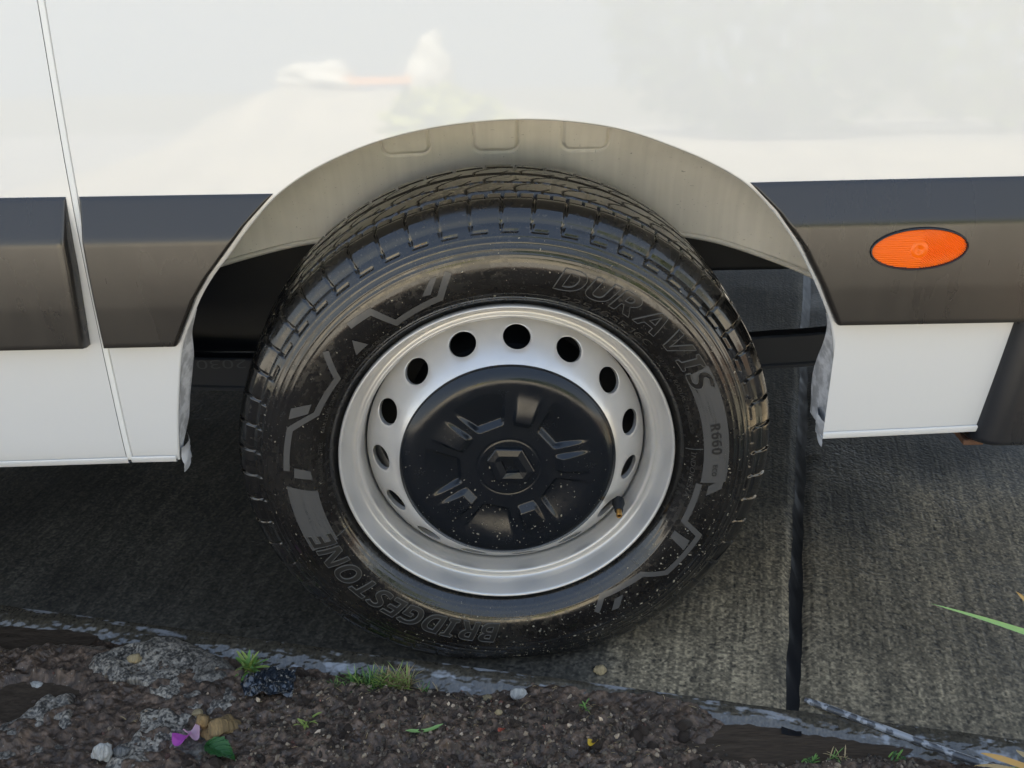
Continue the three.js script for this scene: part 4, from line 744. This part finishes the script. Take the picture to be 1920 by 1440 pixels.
{ // strap leaves of a plant standing right of the picture
  const o = grp('strap_leaf_plant'); const root = V(0.86, 0.0, 0.36); o.position.copy(root); tag(o, 'plant with long green and yellow strap leaves beside the road', 'plant');
  const leaf = (tip, ctrl, w, m, nm) => { const c = new THREE.QuadraticBezierCurve3(V(0, 0, 0), ctrl.clone().sub(root), tip.clone().sub(root)), P = c.getPoints(40); return mesh(nm, gridGeo(4, 40, (u, v, i, j) => { const p = P[j], q = P[Math.min(40, j + 1)], r = P[Math.max(0, j - 1)], t = q.clone().sub(r).normalize(), s = t.clone().cross(V(0.2, 0.6, 0.8)).normalize(); const k = w / 2 * Math.min(1, Math.pow((1 - v) * 5, 0.8)) * (u - 0.5) * 2; return p.clone().addScaledVector(s, k).add(V(0, 0.25 * Math.abs(u - 0.5) * w * Math.min(1, (1 - v) * 5), 0)); }), m, o); };
  const T = (px, py, z) => onZ(px, py, z);
  leaf(T(1743, 1131, 0.30), T(2500, 1338, 0.42), 0.0085, G.strap, 'leaf'); leaf(T(1904, 1108, 0.28), T(1930, 1128, 0.32), 0.006, G.orange, 'leaf');
  leaf(T(1838, 1412, 0.27), T(1900, 1424, 0.30), 0.007, G.orange, 'leaf'); leaf(T(1825, 1437, 0.27), T(1895, 1418, 0.30), 0.005, G.straw, 'leaf'); leaf(T(1905, 1406, 0.28), T(1925, 1428, 0.3), 0.007, G.straw, 'leaf'); leaf(T(1860, 1442, 0.27), T(1920, 1432, 0.30), 0.008, G.lime, 'leaf');
}
{ // grey stick
  const a = at(1508, 1316), b = at(1600, 1349), c = at(1720, 1392), d = at(1860, 1441), e = at(1980, 1480); for (const p of [a, b, c, d, e]) p.y = Math.max(p.y, -0.002) + 0.0045;
  const cur = new THREE.CatmullRomCurve3([a, b, c, d, e]); const P = cur.getPoints(120), fr = cur.computeFrenetFrames(120); const g = gridGeo(14, 120, (u, v, i, j) => { const th = u * 6.283, n = fr.normals[j], bn = fr.binormals[j]; const r = 0.0048 * (0.7 + 0.3 * sm(0, 0.06, v)) * (1 + 0.25 * (fbm(v * 14, u < 0.5 ? u * 3 : (1 - u) * 3, 3, 701) - 0.5)); return P[j].clone().addScaledVector(n, Math.cos(th) * r).addScaledVector(bn, Math.sin(th) * r); }, (u, v) => [u, v * 2]);
  const m = new THREE.MeshPhysicalMaterial({ roughness: 0.35, clearcoat: 0.5, map: tex(128, 512, (u, v) => { const k = 0.07 + 0.28 * sm(0.48, 0.6, fbmP(u, v, 3, 14, 4, 711)); return [k, k * 1.02, k * 1.05]; }, true) });
  tag(mesh('stick', g, m), 'long wet grey stick lying on the concrete edge', 'stick');
}
{ // black plastic scrap
  const cs = [[452, 1283], [556, 1268], [551, 1322], [462, 1325]].map(a => at(...a)); const g = gridGeo(60, 40, (u, v) => { const p = cs[0].clone().lerp(cs[1], u).lerp(cs[3].clone().lerp(cs[2], u), v); const w = fbm(u * 5 + v * 2, v * 3, 3, 721), f = Math.abs(fbm(u * 5 + v * 1.5, v * 2 - u * 2, 2, 727) - 0.5) + 0.35 * Math.abs(fbm(u * 16 + v * 5, v * 3, 2, 729) - 0.5); p.y = Math.max(soilY(p.x, p.z), 0.006) + 0.004 + 0.014 * w * Math.sin(Math.PI * clamp(u * 1.1)) + 0.018 * f; p.x += 0.006 * (fbm(v * 6, u * 2, 3, 731) - 0.5); p.z += 0.008 * (fbm(u * 6, v * 2 + 5, 3, 737) - 0.5); return p; }, null, true);
  tag(mesh('plastic_scrap', g, new THREE.MeshPhysicalMaterial({ color: lin(0.022, 0.027, 0.034), roughness: 0.22, clearcoat: 1, clearcoatRoughness: 0.1 })), 'crumpled black plastic scrap beside the broad green tuft', 'litter');
}
{ // petal, leaf, small petals
  const pet = (px, py, rx, rz, cup, m, nm, label, cat, rot) => { const p = at(px, py), g = gridGeo(24, 10, (u, v) => { const th = u * 6.283, w = 1 + 0.14 * Math.sin(th * 3 + 1) ; const x = Math.cos(th) * v * rx * w, z = Math.sin(th) * v * rz * w; return V(x, cup * v * v * (0.6 + 0.6 * Math.sin(th * 2 + 0.6)) + 0.0005, z); }, null, true); const o = mesh(nm, g, m); o.position.set(p.x, Math.max(p.y, 0.008) + 0.005, p.z); o.rotation.y = rot; tag(o, label, cat); return o; };
  pet(344, 1402, 0.013, 0.0085, 0.010, leafM(0.55, 0.10, 0.50), 'petal', 'magenta petal beside the green leaf', 'petal', 0.4);
  pet(366, 1392, 0.011, 0.011, 0.014, leafM(0.70, 0.45, 0.55), 'petal', 'pale pink cupped petal against the magenta one', 'petal', 1.2);
  pet(1110, 1407, 0.007, 0.005, 0.004, leafM(0.75, 0.48, 0.03), 'petal', 'small yellow petal on the soil', 'petal', 0.2);
  pet(940, 1385, 0.005, 0.003, 0.002, leafM(0.4, 0.08, 0.04), 'petal', 'tiny red petal on the soil', 'petal', 0.2);
  const p = at(412, 1420), g = gridGeo(20, 24, (u, v) => { const w = 0.030 * Math.sin(Math.PI * Math.pow(v, 0.7)) * (1 + 0.12 * (Math.round(v * 24) % 2)) * (u - 0.5) * 0.95; return V(lerp(-0.02, 0.028, v), 0.004 * Math.abs(u - 0.5) * 4 + 0.003 * Math.sin(v * 5) + 0.0014 * Math.sin((v - Math.abs(u - 0.5)) * 30), w); }, null);
  const o = mesh('leaf', g, leafM(0.03, 0.13, 0.025)); o.position.set(p.x, Math.max(p.y, 0.006) + 0.004, p.z); o.rotation.y = -0.5; tag(o, 'dark green toothed leaf beside the magenta petal', 'leaf');
}

// ================================================================ ACROSS THE YARD: mostly guessed stand-ins, unseen, added for the paint to mirror
{
  const bankM = new THREE.MeshStandardMaterial({ roughness: 1, map: tex(512, 512, (u, v) => { const a = fbmP(u, v, 6, 6, 5, 801), b = fbmP(u, v, 60, 60, 3, 807); const k = 0.40 * (0.5 + 0.6 * a + 0.4 * b); return [k, k * 0.89, k * 0.68]; }, true, [6, 3]) });
  const crest = [[-2.7, 0], [-2.4, 0.06], [-2.1, 0.30], [-1.7, 0.60], [-1.3, 0.80], [-0.6, 0.80], [0.0, 0.62], [0.7, 0.40], [1.6, 0.22], [4, 0.12], [8, 0.05], [10, 0]];
  struct('added_bank', gridGeo(150, 40, (u, v) => { const x = lerp(-2.8, 10, u), z = lerp(3.4, 7.6, v); const h = curveAt(crest, x) * sm(0, 0.40, v) * (1 - sm(0.6, 1, v)) * (0.9 + 0.2 * fbm(x * 2.5, z * 2.5, 4, 811)); return V(x, 0.02 + h, z); }, (u, v, p) => [p.x / 6, p.z / 6], true), bankM, 'pale sunlit bank added across the yard for its reflection in the paint');  // unseen bank, crest shaped to give the slanting line reflected in the paint
  const white = new THREE.MeshStandardMaterial({ color: lin(0.62, 0.60, 0.54), roughness: 0.6 });
  const white_lump = mesh('added_white_lump', rockGeo(0.26, 0.15, 0.16, 841, 4, 1.3), white); white_lump.position.set(-1.08, 0.93, 5.3); tag(white_lump, 'white lump added on the bank as a stand-in for a mirrored white thing', 'white_lump');  // unseen lump added for an unknown white thing mirrored in the paint
  const white_upright = mesh('added_white_upright', rockGeo(0.12, 0.24, 0.12, 853, 4, 1.5), white); white_upright.position.set(-0.44, 0.95, 5.3); tag(white_upright, 'upright white lump added on the bank for its reflection in the paint', 'stone');  // unseen upright lump, added for a second white reflection
  const orange_prop = mesh('orange_prop', new RoundedBoxGeometry(0.42, 0.06, 0.14, 2, 0.01), new THREE.MeshStandardMaterial({ color: lin(0.75, 0.32, 0.08), roughness: 0.6 })); orange_prop.position.set(-0.74, 0.885, 5.25); tag(orange_prop, 'orange bar added between the white lumps for its reflection in the paint', 'orange_prop');  // unseen bar, added for an orange streak in the reflection
  const R = rng(33), leaf = new THREE.PlaneGeometry(1, 0.55);
  const shrub = (x, z, r, h, col, label) => {
    const o = grp('shrub'); o.position.set(x, 0.02, z); tag(o, label, 'shrub', 'shrubs across the yard'); const n = 2600, im = new THREE.InstancedMesh(leaf, col, n), m4 = new THREE.Matrix4();
    for (let i = 0; i < n; i++) { const th = R() * 6.283, ph = Math.acos(1 - 2 * R()), rr = 0.55 + 0.45 * Math.pow(R(), 0.5), lump = 0.8 + 0.4 * fbm(Math.cos(th) * 2 + x, ph * 1.6, 2, 821); m4.compose(V(Math.sin(ph) * Math.cos(th) * r * rr * lump, h * (0.52 + 0.48 * Math.cos(ph) * rr * lump), Math.sin(ph) * Math.sin(th) * r * rr * lump), new THREE.Quaternion().setFromEuler(new THREE.Euler(R() * 6, R() * 6, R() * 6)), V(1, 1, 1).multiplyScalar(0.09 + 0.1 * R())); im.setMatrixAt(i, m4); }
    im.name = 'foliage'; im.userData.kind = 'stuff'; o.add(im); im.castShadow = im.receiveShadow = true;
    for (let k = 0; k < 3; k++) mesh('stem', new THREE.CylinderGeometry(0.02, 0.045, h * 0.6, 8).translate(0, h * 0.3, 0).rotateZ((k - 1) * 0.25), new THREE.MeshStandardMaterial({ color: lin(0.12, 0.08, 0.05), roughness: 0.9 }), o);
  };
  const f3 = leafM(0.50, 0.52, 0.12), f1 = leafM(0.20, 0.24, 0.04), f2 = leafM(0.08, 0.13, 0.025);
  shrub(-0.30, 4.6, 0.34, 0.75, f3, 'small yellow green shrub below the added upright white lump'); shrub(2.4, 9.2, 1.5, 3.0, f2, 'unseen tall dark shrub added across the yard'); shrub(4.9, 9.6, 1.7, 3.6, f1, 'unseen tallest yellow green shrub added across the yard'); shrub(7.6, 9.4, 1.7, 3.1, f2, 'unseen broad dark shrub added at the end of the row');  // tall row added unseen to green and darken the right-hand reflections
}
renderer.render(scene, camera);
